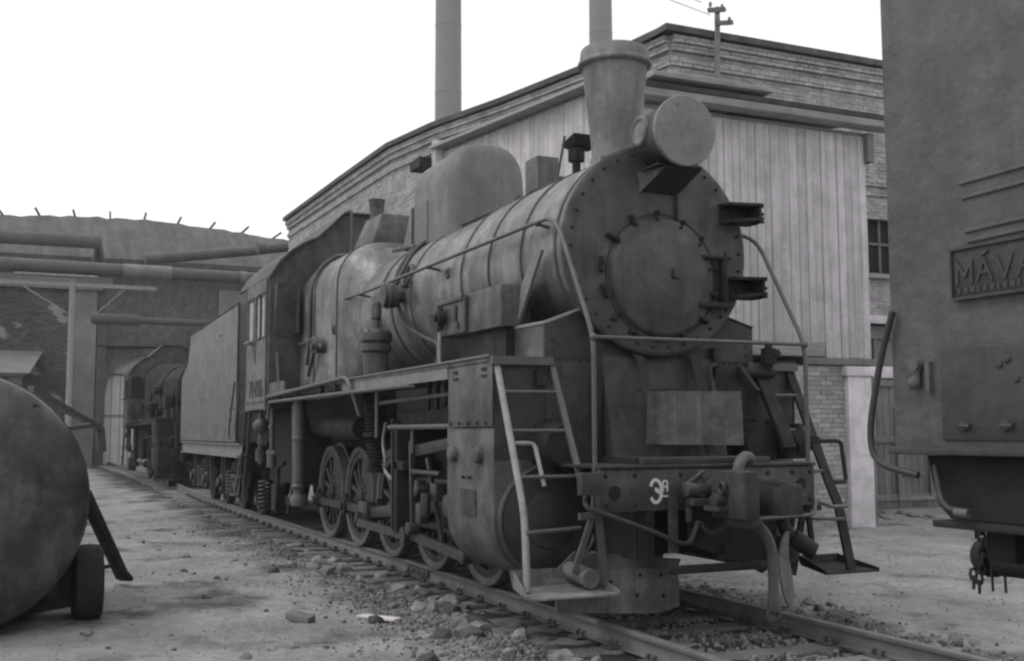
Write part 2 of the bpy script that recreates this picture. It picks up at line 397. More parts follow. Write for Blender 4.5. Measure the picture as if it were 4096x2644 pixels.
while x > -58:
    yaw = rnd.uniform(-.03, .03); off = rnd.uniform(-.08, .08)
    s = link('sleeper', SLP[k % 5], track, (x, bend(x) + off, rnd.uniform(-.012, .003)))
    s.rotation_euler = (rnd.uniform(-.008, .008), 0, yaw)
    if -24 < x < 6:
        for sgn in (-1, 1):
            if sgn > 0 and x < -9: continue
            link('spiked_tie_plate', FAST, s, (0, sgn * .797 - off, -s.location.z))
    x -= .545 + rnd.uniform(-.03, .03); k += 1

# ------------------------------------------------------------------ brickwork
def brick_cells(length, z0, z1, seed, L=.25, H=.077, gap=.012):
    r = random.Random(seed); z = z0; row = 0
    while z < z1 - .02:
        h = min(H - gap, z1 - z); s = -(.13 if row % 2 else 0) * (1 if row % 4 < 2 else .5)
        while s < length:
            a, b = max(s, 0), min(s + L - gap, length)
            if b - a > .03: yield a, b, z, z + h
            s += L
        z += H; row += 1
def flat(p): return Vector((p[0], p[1], 0))
def brick_arrays(p0, p1, cells, skip=None, seed=1, depth=.03, jit=.010, out=1):
    p0, p1 = flat(p0), flat(p1); t = (p1 - p0).normalized(); n = Vector((t.y, -t.x, 0)) * out
    r = random.Random(seed); V = []; F = []
    for a, b, z0, z1 in cells:
        if skip and skip((a + b) / 2, (z0 + z1) / 2, b - a): continue
        d = r.uniform(-jit, jit); o = len(V); ch = r.uniform(0, .004)
        for q in (-depth, d):
            e = 0 if q < 0 else ch
            for s_, z_ in ((a + e, z0 + e), (b - e, z0 + e), (b - e, z1 - e), (a + e, z1 - e)):
                w = p0 + t * s_ + n * q; V.append((w.x, w.y, z_))
        F += [(o + 4, o + 5, o + 6, o + 7), (o, o + 1, o + 5, o + 4), (o + 1, o + 2, o + 6, o + 5), (o + 2, o + 3, o + 7, o + 6), (o + 3, o, o + 4, o + 7)]
    return V, F
def raw_mesh(name, V, F, mt):
    me = bpy.data.meshes.new(name); me.from_pydata(V, [], F); me.materials.append(MT[mt]); me.update(); return me
def brick_wall(parent, p0, p1, z0, z1, mt='brick', skip=None, seed=1, out=1, courses=(), **kw):
    p0, p1 = flat(p0), flat(p1); L_ = (p1 - p0).length
    V, F = brick_arrays(p0, p1, brick_cells(L_, z0, z1, seed), skip, seed, out=out, **kw)
    for zc0, zc1, proud in courses:                      # projecting string courses and cornice
        t = (Vector(p1) - Vector(p0)).normalized(); n = Vector((t.y, -t.x, 0)) * out * proud
        a, b = Vector(p0) + n, Vector(p1) + n
        V2, F2 = brick_arrays(a, b, brick_cells(L_, zc0, zc1, seed + 3), None, seed + 5, depth=proud + .03, jit=.004, out=out)
        o = len(V); V += V2; F += [tuple(i + o for i in f) for f in F2]
    link('brickwork', raw_mesh('brickwork', V, F, mt), parent, kind='stuff')
def slab(mb, p0, p1, z0, z1, out=1, face=-.009, thick=.4):
    p0, p1 = Vector((p0[0], p0[1], 0)), Vector((p1[0], p1[1], 0)); t = (p1 - p0).normalized(); n = Vector((t.y, -t.x, 0)) * out
    q = [p0 + n * face, p1 + n * face, p1 + n * (face - thick), p0 + n * (face - thick)]
    mb.hexa([(v.x, v.y, z0) for v in q], [(v.x, v.y, z1) for v in q])

# ---- locomotive depot: brick front and curving side wall
depot = thing('brick_depot', 'tall brick roundhouse with stepped cornice behind the steam locomotive', 'building', (-14, 9, -.17))
H = 9.5
plan = [(-33.2, 4.1), (-29.5, 4.15), (-25.8, 4.2), (-21.4, 4.3), (-19.0, 4.72), (-16.3, 5.5), (-13.5, 6.15), (-10.7, 6.55)]
COUR = ((8.75, 8.9, .06), (9.05, 9.2, .09), (9.2, 9.36, .15))
mort = MB(); cope = MB()
for i, (a, b) in enumerate(zip(plan[:-1], plan[1:])):
    brick_wall(depot, a, b, 2.0, H - .12, 'brick', seed=30 + i, courses=COUR)
    slab(mort, a, b, -.3, H - .13); slab(cope, a, b, H - .13, H, face=.24, thick=.7)
F0, F1 = (-10.7, 6.55), (-10.7, 17.0)
WIN = (11.45, 12.25, 4.85, 6.05)
GATE = (10.9, 15.4, -.3, 3.75)
def skipf(s, z, l):
    y = 6.55 + s
    return (WIN[0] - .1 < y < WIN[1] + .1 and WIN[2] - .03 < z < WIN[3] + .03) or (GATE[0] - .1 < y < GATE[1] and z < GATE[3] + .25)
brick_wall(depot, F0, F1, 2.2, H - .12, 'brick', skip=skipf, seed=77, courses=COUR + ((6.55, 6.65, .05), (6.75, 6.9, .08)))
for (y0, y1, z0, z1) in ((6.55, GATE[0], -.3, H - .13), (GATE[0], WIN[0], 3.95, H - .13), (WIN[0], WIN[1], 3.95, WIN[2]), (WIN[0], WIN[1], WIN[3], H - .13), (WIN[1], 17, 3.95, H - .13), (15.4, 17, -.3, 3.95)):
    slab(mort, (-10.7, y0), (-10.7, y1), z0, z1)
slab(cope, (-10.7, 6.3), (-10.7, 17.0), H - .13, H + .0, face=.25, thick=.7)
mort.box(-33.4, -11.2, 16.6, 17.0, -.3, H - .2); mort.box(-33.2, -32.9, 4.2, 16.6, -.3, H - .2)
mort.build('wall', 'mortar', depot); cope.build('coping', 'felt', depot)
MB().hexa([(-33, 4.6, 9.0), (-11.1, 6.9, 9.0), (-11.1, 16.9, 9.0), (-33, 16.9, 9.0)], [(-33, 4.6, 9.12), (-11.1, 6.9, 9.12), (-11.1, 16.9, 9.6), (-33, 16.9, 9.6)]).build('roof', 'felt', depot)
w = MB(); w.box(-10.95, -10.85, WIN[0], WIN[1], WIN[2], WIN[3]); wf = w.build('window', 'dark', depot)
w = MB()
for y in (WIN[0] + .03, (WIN[0] + WIN[1]) / 2, WIN[1] - .03): w.box(-10.85, -10.80, y - .03, y + .03, WIN[2], WIN[3])
w.box(-10.85, -10.805, WIN[0], WIN[1], 5.5, 5.55); w.build('sash', 'gate', wf)
MB().box(-10.85, -10.58, WIN[0] - .12, WIN[1] + .12, WIN[2] - .1, WIN[2]).build('sill', 'plankdark', wf)
MB().box(-10.70, -10.60, 9.3, 15.8, 3.78, 3.95).build('lintel', 'lime', depot, bevel=.01)
# gate leaves
gt = link('gate', MB().box(-10.93, -10.9, 10.9, 15.4, -.2, 3.75).mesh('gate', 'gate'), depot)
for k in range(24):
    y = 10.92 + k * .187
    link('gate_board', MB().box(-10.9, -10.875 + rnd.uniform(-.004, .004), y + .006, y + .181, -.12, 2.62).mesh('gate_board', 'gate', bevel=.004), gt)
for z in (.02, 1.25, 2.45): link('gate_rail', MB().box(-10.876, -10.83, 10.92, 15.4, z, z + .14).mesh('gate_rail', 'gate', bevel=.005), gt)
w = MB()
for y0, y1, z0, z1 in ((12.15, 12.24, .1, 1.95), (13.05, 13.14, .1, 1.95), (12.15, 13.14, 1.95, 2.04), (12.15, 13.14, .02, .11), (12.3, 12.9, .55, .6)): w.box(-10.83, -10.795, y0, y1, z0, z1)
link('wicket_frame', w.mesh('wicket_frame', 'gate', bevel=.004), gt)
for k in range(6): link('transom_pane', MB().box(-10.9, -10.88, 11.0 + k * .72, 11.58 + k * .72, 2.78, 3.45).mesh('transom_pane', 'renderpale'), gt)
w = MB(); w.box(-10.89, -10.82, 10.9, 15.4, 2.63, 2.75); w.box(-10.89, -10.82, 10.9, 15.4, 3.48, 3.75)
for k in range(7): w.box(-10.89, -10.83, 10.9 + k * .72, 10.99 + k * .72, 2.75, 3.48)
link('transom_frame', w.mesh('transom_frame', 'gate'), gt)
# side boarding under the cornice
bd = link('side_boarding', MB().hexa([(-18.4, 4.72, 3), (-11.2, 6.08, 3), (-11.2, 6.2, 3), (-18.4, 4.9, 3)], [(-18.4, 4.72, 8.7), (-11.2, 6.08, 8.7), (-11.2, 6.2, 8.7), (-18.4, 4.9, 8.7)]).mesh('side_boarding', 'plankdark'), depot)
a0, a1 = Vector((-18.4, 4.70, 0)), Vector((-11.2, 6.06, 0)); tt = (a1 - a0).normalized(); nn = Vector((tt.y, -tt.x, 0)); s = 0
while s < (a1 - a0).length - .1:
    wd = rnd.uniform(.15, .2); p, q = a0 + tt * (s + .004), a0 + tt * (s + wd - .004); d = rnd.uniform(.02, .032)
    link('plank', MB().hexa([(p.x, p.y, 3), (p.x + nn.x * d, p.y + nn.y * d, 3), (q.x + nn.x * d, q.y + nn.y * d, 3), (q.x, q.y, 3)], [(p.x, p.y, 8.62), (p.x + nn.x * d, p.y + nn.y * d, 8.62), (q.x + nn.x * d, q.y + nn.y * d, 8.62), (q.x, q.y, 8.62)]).mesh('plank', 'plank', bevel=.004), bd); s += wd
MB().bar((-18.6, 4.52, 8.72), (-11.0, 5.92, 8.72), .42, .07).build('eave_board', 'plankdark', bd)
MB().bar((-18.5, 4.55, 2), (-18.5, 4.55, 8.9), .26, .26, (1, 0, 0)).build('corner_post', 'plank', bd, bevel=.01)
MB().box(-19.4, -18.65, 4.1, 4.6, 8.25, 8.5).build('bracket_lamp', 'frame', depot)

# ---- plank shed built against the depot front, on a brick base
shed = thing('plank_shed', 'pale weathered plank shed standing on a low brick base with white pier', 'shed', (-8.5, 6, -.17))
FX = -7.0
core = MB(); core.prism([(-10.6, 5.7), (FX - .05, 3.4), (FX - .05, 8.05), (-10.6, 8.05)], 'Z', 2.75, 6.62); core.build('shed_core', 'plankdark', shed)
y = 3.2
while y < 8.08:
    wd = rnd.uniform(.135, .19); wd = min(wd, 8.12 - y)
    if wd < .05: break
    zb = 2.72 if y > 6.95 else 2.95
    zb += rnd.uniform(-.015, .015); d = rnd.uniform(.018, .03)
    link('plank', MB().box(FX - .05, FX - .05 + d, y + .005, y + wd - .005, zb, 6.55).mesh('plank', 'plank', bevel=.004), shed); y += wd
for k in range(14):
    x0 = -10.6 + k * .25
    link('side_plank', MB().box(x0 + .005, x0 + .245, 8.05, 8.075 + rnd.uniform(-.004, .004), 2.74, 6.55).mesh('side_plank', 'plank', bevel=.004), shed)
MB().box(FX - .02, FX + .3, 3.3, 8.55, 6.655, 6.78).build('eave_board', 'plankdark', shed, bevel=.01)
MB().hexa([(-10.6, 5.6, 7.5), (FX + .32, 3.3, 6.782), (FX + .32, 8.55, 6.782), (-10.6, 8.55, 7.5)], [(-10.6, 5.6, 7.56), (FX + .36, 3.3, 6.85), (FX + .36, 8.6, 6.85), (-10.6, 8.6, 7.56)]).build('roof', 'felt', shed)
for i, (yy0, yy1, zz) in enumerate(((3.6, 5.85, 6.93), (3.9, 5.0, 7.04))):
    MB().box(FX - 1.2, FX + .42 - i * .25, yy0, yy1, zz, zz + .075).build('loose_roof_board', 'plankdark', shed, bevel=.008)
MB().box(FX - .3, FX + .04, 3.0, 7.05, 2.73, 2.95).build('bearer_beam', 'plankdark', shed, bevel=.012)
MB().box(FX - .3, FX + .02, 6.7, 8.3, 2.60, 2.72).build('pier_bearer', 'gate', shed, bevel=.012)
MB().box(FX - .25, FX + .08, 8.06, 8.2, 6.1, 6.6).build('eave_bracket', 'gate', shed)
base = link('base_wall', MB().box(-10.6, FX - .049, 3.0, 7.5, -.3, 2.58).mesh('base_wall', 'mortar'), shed)
n = 0
V, F = [], []
for a, b, z0, z1 in brick_cells(4.5, -.2, 2.58, 5):
    yy = 3.0 + (a + b) / 2
    d = rnd.uniform(-.008, .006)
    if yy > 5.9 and n < 290 and b - a > .05:
        n += 1
        link('brick', MB().box(FX - .06, FX - .035 + d, 3.0 + a, 3.0 + b, z0, z1).mesh('brick', 'brickpale'), base)
    else:
        o = len(V)
        V += [(xx, yy_, zz_) for xx in (FX - .06, FX - .035 + d) for yy_ in (3.0 + a, 3.0 + b) for zz_ in (z0, z1)]
        F += [tuple(i + o for i in f) for f in ((4, 6, 7, 5), (0, 4, 5, 1), (2, 3, 7, 6), (0, 2, 6, 4), (1, 5, 7, 3))]
link('brickwork', raw_mesh('brickwork', V, F, 'brickpale'), base, kind='stuff')
MB().box(FX - .35, FX + .05, 7.5, 8.0, -.3, 2.42).build('pier', 'lime', shed, bevel=.015)
MB().box(FX - .38, FX + .09, 7.44, 8.02, 2.42, 2.58).build('pier_cap', 'lime', shed, bevel=.015)
MB().box(FX - .32, FX + .06, 8.02, 8.55, 2.40, 2.59).build('lintel_end', 'lime', shed, bevel=.01)

# telegraph pole against the depot front
tp = thing('telegraph_pole', 'short timber pole with two crossarms fixed to the depot cornice', 'telegraph pole', (-10.3, 7.4, 7.4))
MB().cyl((-10.35, 7.38, 7.3), (-10.35, 7.44, 9.95), .065, 10, .055).build('pole', 'gate', tp)
for z, off in ((9.62, .12), (9.86, -.05)):
    MB().bar((-10.27, 7.22 + off, z - .04), (-10.27, 7.62 + off, z + .04), .06, .085).build('crossarm', 'gate', tp)
    for yy in (7.27, 7.55): MB().lathe([(.015, 0), (.03, .03), (.035, .07), (.02, .11)], (-10.27, yy + off, z + .03), (0, 0, 1), 8).build('insulator', 'lid', tp)
wr = MB()
for k, (a, b) in enumerate((((-10.25, 7.0, 9.95), (-16, -2, 16)), ((-10.25, 7.2, 9.72), (-16, -1.2, 15.6)))):
    wr.tube([Vector(a).lerp(Vector(b), t) - Vector((0, 0, 1.2 * t * (1 - t))) for t in [i / 10 for i in range(11)]], .008, 4)
wr.build('wire', 'wire', tp)

# ---- stacks behind the depot
def stack_thing(x, y, r0, r1, h, label):
    t = thing('factory_chimney', label, 'chimney', (x, y, -.17))
    MB().lathe([(r0, 0), (r1, h)], (x, y, -.2), (0, 0, 1), 28).build('shaft', 'stack', t)
    mb = MB()
    for k in range(9): zz = h * (.12 + .1 * k); rr = r0 + (r1 - r0) * zz / h; mb.lathe([(rr + .005, 0), (rr + .02, .03), (rr + .02, .10), (rr + .005, .16)], (x, y, zz), (0, 0, 1), 28, False)
    mb.each('iron_hoop', 'stack', t)
stack_thing(-60, 20.75, .98, .80, 46, 'wider pale factory chimney rising left of the dome behind the depot roof')
stack_thing(-60, 32.4, .92, .76, 48, 'slimmer pale factory chimney rising behind the locomotive smokestack')

# ------------------------------------------------------------------ far engine shed with arched gateway
far = thing('far_engine_shed', 'low dark roofed engine shed with arched gateway at the end of the track', 'building', (-58, 0, -.17))
XW = -55.0
AY0, AY1, ASP = -0.6, 3.7, 3.6            # arch opening
arc = [(1.55 + 2.15 * math.cos(R(a)), ASP + 2.1 * math.sin(R(a))) for a in range(180, -1, -12)]
wall = MB()
wall.box(XW - .7, XW, -2.6, AY0, -.3, 11.2); wall.box(XW - .7, XW, AY1, 16, -.3, 11.2)
for (a, b), (c_, d) in zip(arc[:-1], arc[1:]): wall.hexa([(XW - .7, a, b), (XW, a, b), (XW, c_, d), (XW - .7, c_, d)], [(XW - .7, a, 11.2), (XW, a, 11.2), (XW, c_, 11.2), (XW - .7, c_, 11.2)])
wall.build('wall', 'render', far)
ring = MB()
for (a, b), (c_, d) in zip(arc[:-1], arc[1:]):
    k = 1.16
    ring.hexa([(XW - .2, a, b), (XW + .12, a, b), (XW + .12, c_, d), (XW - .2, c_, d)], [(XW - .2, 1.55 + (a - 1.55) * k, ASP + (b - ASP) * k), (XW + .12, 1.55 + (a - 1.55) * k, ASP + (b - ASP) * k), (XW + .12, 1.55 + (c_ - 1.55) * k, ASP + (d - ASP) * k), (XW - .2, 1.55 + (c_ - 1.55) * k, ASP + (d - ASP) * k)])
ring.build('arch_ring', 'render', far)
MB().box(XW - .2, XW + .22, AY0 - .5, AY0 - .02, -.3, 7.2).build('gate_jamb', 'felt', far)
MB().box(XW - .2, XW + .22, AY1 + .02, AY1 + .5, -.3, 7.2).build('gate_jamb', 'felt', far)
MB().box(XW + .0, XW + .35, AY0 - .5, 6, 6.15, 6.35).build('string_course', 'felt', far)
MB().box(XW - .1, XW + .28, -2.2, -1.15, -.3, 9.5).build('pilaster', 'renderpale', far)
MB().box(XW - .05, XW + .1, 5.2, 12, 4.2, 9.4).build('pale_patch', 'renderpale', far)
dr = MB(); dr.box(XW - .55, XW - .45, AY0, AY1, -.2, 5.7); dr.build('gate_leaf', 'door', far)
dm = MB(); dm.box(XW - .45, XW - .40, AY0, AY1, 4.6, 4.72); dm.box(XW - .45, XW - .40, AY0, AY1, 2.4, 2.5); dm.box(XW - .45, XW - .41, 1.35, 1.42, -.2, 4.6)
for k in range(9): dm.box(XW - .45, XW - .43, AY0 + .35 + k * .45, AY0 + .38 + k * .45, -.1, 4.6)
dm.build('gate_ledge', 'gate', far)
brick_wall(far, (XW + .2, -14), (XW + .2, -1.5), -.2, 9.8, 'brickdark', seed=91, skip=lambda s, z, l: math.sin(s * 2.1 + z * 1.3) + math.sin(s * .9 - z * 2.7) + math.sin(s * 5.1 + z * 4.3) > 1.75, jit=.05, depth=.06)
m2 = MB(); slab(m2, (XW + .2, -14), (XW + .2, -1.5), -.3, 9.8, face=-.055); m2.build('left_wall', 'mortar', far)
MB().box(XW + .15, XW + .5, -14, -.9, 9.05, 9.35).build('ledge', 'renderpale', far)
MB().box(XW + .15, XW + .35, -14, -.4, 9.36, 9.75).build('plaster_band', 'renderpale', far)
rf = MB()
edge0 = [(-14, 13.2, 0), (-6, 13.42, 0), (-1, 13.68, 0), (2, 13.72, 0), (6, 13.45, 0), (10, 13.05, 0), (16, 12.2, 0)]
edge = [(y_, float(np.interp(y_, [e[0] for e in edge0], [e[1] for e in edge0])) + rnd.uniform(-.07, .07), 0) for y_ in np.arange(-14, 16.1, .5)]
rf.loft([[(XW + 1.0 + dx, y, 10.45), (XW + 1.05 + dx, y, 10.7), (XW - 3.5 + dx, y, z), (XW - 9 + dx, y, z - .2), (XW - 9 + dx, y, 10.45)] for y, z, dx in edge])
rf.build('roof', 'felt', far)
for k in range(9):
    y = -5.5 + k * 1.75; z = float(np.interp(y, [e[0] for e in edge], [e[1] for e in edge])); dx = float(np.interp(y, [e[0] for e in edge], [e[2] for e in edge]))
    MB().bar((XW - 3.9 + dx, y + .3 * (k - 4) * .2, z - .15), (XW - 3.3 + dx, y + .3 * (k - 4) * .2 + .55 * (k - 3.5) / 4, z + .34), .09, .09).build('roof_strut', 'frame', far)
# lean-to with a felt roof in front of the left wall
lt = thing('lean_to_hut', 'small lean-to hut with pale sloping roof below the dark brick wall', 'hut', (-51, -8, -.17))
MB().hexa([(-54.7, -14, 5.6), (-49.5, -14, 4.2), (-49.5, -4.6, 4.2), (-54.7, -3.9, 5.6)], [(-54.7, -14, 5.75), (-49.3, -14, 4.35), (-49.3, -4.4, 4.35), (-54.7, -3.7, 5.75)]).build('roof', 'renderpale', lt)
MB().box(-54.6, -50.2, -13.8, -5.1, -.3, 4.3).build('wall', 'brickdark', lt)
MB().box(-50.18, -50.1, -9.5, -5.6, 2.9, 3.95).build('window', 'dark', lt)
MB().box(-50.15, -49.9, -5.3, -4.7, -.3, 4.2).build('post', 'renderpale', lt)

# lagged steam pipes carried across the yard
def pipe_thing(label, pts, r, collars, seg=None):
    t = thing('steam_pipe', label, 'steam pipe', tuple(pts[0]))
    MB().tube(pts, r, 14).build('pipe', 'lagging', t)
    for (q, rr, w) in collars:
        a = Vector(pts[0]).lerp(Vector(pts[-1]), q); d = (Vector(pts[-1]) - Vector(pts[0])).normalized()
        MB().cyl(a - d * w / 2, a + d * w / 2, rr, 14).build('collar', 'renderpale' if rr < r * 1.12 else 'lagging', t)
    return t
px = -42.0
pipe_thing('thick lagged steam pipe crossing the yard above the lower thin pipe', [(px, -14, 8.5), (px, -1, 8.42), (px, 8.6, 8.35)], .28, ((.30, .30, 1.2), (.62, .305, 2.0), (.80, .30, .3)))
pipe_thing('uppermost lagged steam pipe running along under the dark shed roof', [(px - 6, -16, 10.5), (px - 6, -1.6, 10.55), (px - 12, -1.2, 10.55)], .33, ((.5, .40, .6),))
pipe_thing('lowest thin pipe crossing in front of the arched gateway wall', [(px, -2.2, 6.32), (px, 0.2, 6.3), (px, 6, 6.25)], .15, ((.12, .23, 1.9),))
pipe_thing('short lagged pipe sloping up to the depot corner', [(px + 4, -.5, 8.35), (px + 4, 3.5, 8.95), (px + 7, 7.2, 9.25)], .22, ((.55, .25, .3),))
sp = thing('pipe_support', 'steel post with cross brackets carrying the lagged pipes in front of the dark brick wall', 'pipe support', (px, -2.95, -.17))
MB().cyl((px, -2.95, -.3), (px, -2.95, 8.15), .13, 10).build('post', 'pipe', sp)
MB().box(px - .1, px + .1, -14, .4, 7.62, 7.78).build('cross_beam', 'pipe', sp); MB().box(px - .25, px + .25, -5.2, -2.0, 8.03, 8.11).build('saddle_plate', 'pipe', sp)
bm_ = MB(); bm_.bar((px, -2.95, 5.6), (px, -.9, 7.6), .05, .05); bm_.bar((px, -2.95, 6.4), (px, -4.9, 7.6), .05, .05); bm_.build('brace', 'pipe', sp)

# ------------------------------------------------------------------ steam locomotive
loco = thing('steam_locomotive', 'large black steam locomotive facing the yard with capped headlamp and plow plate', 'steam locomotive', (-5, 0, -.17))
def circ(r, zc, x, n=48, y0=0): return [(x, y0 + r * math.sin(2 * math.pi * i / n), zc + r * math.cos(2 * math.pi * i / n)) for i in range(n)]
ZB = 3.11
# boiler barrel, smokebox, firebox casing
boil = MB().loft([circ(.885, ZB, -3.15), circ(.885, ZB, -7.0)]).build('boiler_barrel', 'boiler', loco)
MB().loft([circ(.915, ZB, -.82), circ(.915, ZB, -3.18)]).build('smokebox', 'boiler', loco)
for bx, w, r in ((-1.0, .05, .925), (-1.70, .035, .928), (-2.46, .035, .928), (-3.2, .05, .925), (-4.9, .045, .897), (-5.62, .06, .90), (-6.12, .06, .90)):
    MB().lathe([(r - .03, 0), (r, .004), (r, w - .004), (r - .03, w)], (bx, 0, ZB), (1, 0, 0), 48, False).build('boiler_band', 'band', boil)
def rrect(hw, top, rad, bot, x, n=48):
    """rounded firebox section walked like circ(): starts at the top centre"""
    pts = []
    zc = top - rad
    # outline from top centre, clockwise (towards +y)
    path = [(0, top), (hw - rad, top)]
    for k in range(1, 9): a = R(90 - 90 * k / 8); path.append((hw - rad + rad * math.cos(a), zc + rad * math.sin(a)))
    path += [(hw, bot), (0, bot)]
    full = path + [(-y, z) for y, z in reversed(path[1:-1])]
    d = [0]
    for (a, b), (c_, e) in zip(full, full[1:] + full[:1]): d.append(d[-1] + math.hypot(c_ - a, e - b))
    for i in range(n):
        s = d[-1] * i / n
        k = max(j for j in range(len(full)) if d[j] <= s + 1e-9)
        a, b = full[k]; c_, e = full[(k + 1) % len(full)]; t = (s - d[k]) / max(d[k + 1] - d[k], 1e-9)
        pts.append((x, a + (c_ - a) * t, b + (e - b) * t))
    return pts
fb = MB().loft([rrect(1.06, 4.20, .62, 2.0, -9.6), rrect(1.06, 4.20, .62, 2.0, -7.42), rrect(1.03, 4.16, .62, 2.03, -7.33), rrect(.93, 4.04, .72, 2.15, -7.12), circ(.889, ZB, -6.96)]).build('firebox_casing', 'boiler', loco)
for bx in (-7.5, -8.75):
    MB().loft([rrect(1.075, 4.215, .63, 2.0, bx), rrect(1.075, 4.215, .63, 2.0, bx + .04)]).build('casing_band', 'band', fb)
MB().tube(rounded([(-8.9, -1.09, 2.9), (-8.9, -1.09, 3.62), (-8.9, -.95, 4.02), (-8.75, -.7, 4.2), (-8.5, -.6, 4.16)], .2), .03, 8).build('steam_pipe', 'band', fb)
MB().tube(rounded([(-9.4, -1.12, 2.86), (-8.8, -1.12, 2.86), (-8.55, -1.12, 2.9), (-8.5, -1.12, 2.7), (-8.75, -1.14, 2.35)], .08), .028, 8).build('injector_pipe', 'band', fb)
v = MB(); v.cyl((-8.15, -1.02, 2.75), (-8.15, -1.2, 2.75), .10, 12); v.cyl((-8.15, -1.2, 2.75), (-8.15, -1.26, 2.75), .055, 10); v.cyl((-8.4, -1.15, 2.9), (-7.95, -1.15, 2.72), .03, 8); v.bar((-8.45, -1.2, 2.85), (-8.55, -1.22, 2.5), .05, .04)
v.build('injector_valve', 'band', fb)
for x_, z_ in ((-7.62, 2.95), (-7.62, 2.1)): MB().torus((x_, -1.07, z_), (0, 1, 0), .055, .02, 14).build('washout_plug', 'band', fb)
# circular handhole seats and clack valves on the barrel
def onb(x, deg, r=.885): return Vector((x, -r * math.sin(R(deg)), ZB + r * math.cos(R(deg))))
for x_, dg in ((-3.65, 82), (-4.9, 78)):
    p = onb(x_, dg); n_ = (p - Vector((x_, 0, ZB))).normalized(); MB().torus(p, n_, .05, .02, 14).build('boiler_boss', 'band', boil)
cl = MB(); p = onb(-5.15, 88); cl.cyl(p, p + Vector((0, -.17, 0)), .07, 12); cl.cyl(p + Vector((.02, -.1, .0)), p + Vector((.02, -.27, 0)), .14, 18); cl.torus(p + Vector((.02, -.2, 0)), (0, 1, 0), .14, .02, 18); cl.cyl(p + Vector((-.25, -.1, 0)), p + Vector((0, -.1, 0)), .05, 10); cl.torus(p + Vector((-.2, -.1, 0)), (1, 0, 0), .055, .02)
cl.build('clack_valve', 'band', boil)
MB().torus(onb(-5.05, 72, .90), (0, -1, .35), .13, .03, 18).build('clack_seat', 'band', boil)
fp = MB()
fp.tube(rounded([onb(-5.35, 88, .98), onb(-5.3, 70, .93), onb(-5.45, 45, .92), onb(-5.6, 25, .93), onb(-6.4, 18, .98)], .15), .028, 8)
fp.tube(rounded([onb(-5.38, 88, .98), onb(-5.45, 62, .94), onb(-5.9, 30, .93), onb(-7.0, 24, .99)], .15), .026, 8)
fp.tube(rounded([onb(-5.2, 90, .95), onb(-5.1, 110, .93), onb(-4.6, 122, .95), onb(-4.1, 128, 1.0), (-4.0, -.9, 2.15)], .2), .025, 8)
fp.build('feed_pipe', 'band', boil)
tp_ = MB(); tp_.tube([(-.95, -.16, 4.03), (-2.5, -.2, 4.02), (-4.2, -.3, 3.985), (-6.6, -.36, 3.97)], .022, 8)
for x_ in (-1.3, -2.2, -3.2, -4.4, -5.6): tp_.cyl((x_, -.22, 3.93), (x_, -.24, 4.05), .035, 8)
tp_.build('top_pipe', 'band', boil)

# smokebox front
sf = MB().lathe([(.0, -.03), (.93, -.03), (.94, -.02), (.94, .012), (.925, .024), (.90, .03), (0, .03)], (-.80, 0, ZB), (1, 0, 0), 64).build('smokebox_front', 'smokebox', loco)
BOLT = MB().lathe([(.015, -.01), (.015, .01), (.009, .017), (0, .018)], (0, 0, 0), (1, 0, 0), 6, False).mesh('bolt', 'frame')
for k in range(34):
    a = 2 * math.pi * (k + .4) / 34
    link('bolt', BOLT, sf, (-.768, .865 * math.sin(a), ZB + .865 * math.cos(a)))
DY, DZ = .035, 2.865
door = MB().lathe([(.555, -.02), (.555, .004), (.54, .01), (.53, .03), (.51, .05), (.48, .058), (.46, .06), (.40, .095), (.30, .128), (.18, .15), (0, .158)], (-.775, DY, DZ), (1, 0, 0), 56).build('smokebox_door', 'smokebox', loco)
MB().torus((-.772, DY, DZ), (1, 0, 0), .563, .007, 56, 6).build('door_shadow_ring', 'soot_shade', door)  # dark ring paints the shadow round the door edge
cg = MB(); cg.box(-.01, .045, -.02, .02, -.085, .085); cg.cyl((.05, 0, -.03), (.085, 0, -.03), .02, 8); cg.cyl((.0, 0, .055), (.07, 0, .055), .026, 8)
CLAMP = cg.mesh('door_clamp', 'frame', bevel=.005)
for k, (cy_, cz_) in enumerate(((-.25, 3.34), (-.02, 3.40), (.235, 3.34), (.43, 3.20), (.545, 2.97), (.548, 2.74), (.445, 2.51), (.24, 2.355), (.04, 2.32), (-.24, 2.36), (-.42, 2.515), (-.54, 2.72), (-.57, 2.95), (-.45, 3.19))):
    o = link('door_clamp', CLAMP, door, (-.765, cy_ - .01, cz_ - .005)); o.scale = (.8, .72, .8)
    o.rotation_euler = (math.atan2(-(cy_ - DY), cz_ - DZ) + (math.pi / 2 if k in (9, 11, 12, 8) else 0) + rnd.uniform(-.45, .45), 0, 0)
hb = MB(); hb.box(-.745, -.68, .36, .72, 3.05, 3.08); hb.box(-.745, -.66, .36, .72, 2.61, 2.655); hb.box(-.76, -.69, .63, .69, 2.64, 3.06); hb.cyl((-.69, .66, 2.58), (-.69, .66, 3.12), .018, 8)
hb.build('door_hinge', 'frame', door, bevel=.006)
np_ = MB(); np_.box(-.63, -.605, .045, .115, 2.84, 2.855); np_.box(-.63, -.605, .045, .06, 2.84, 2.92); np_.build('door_handle', 'frame', door)
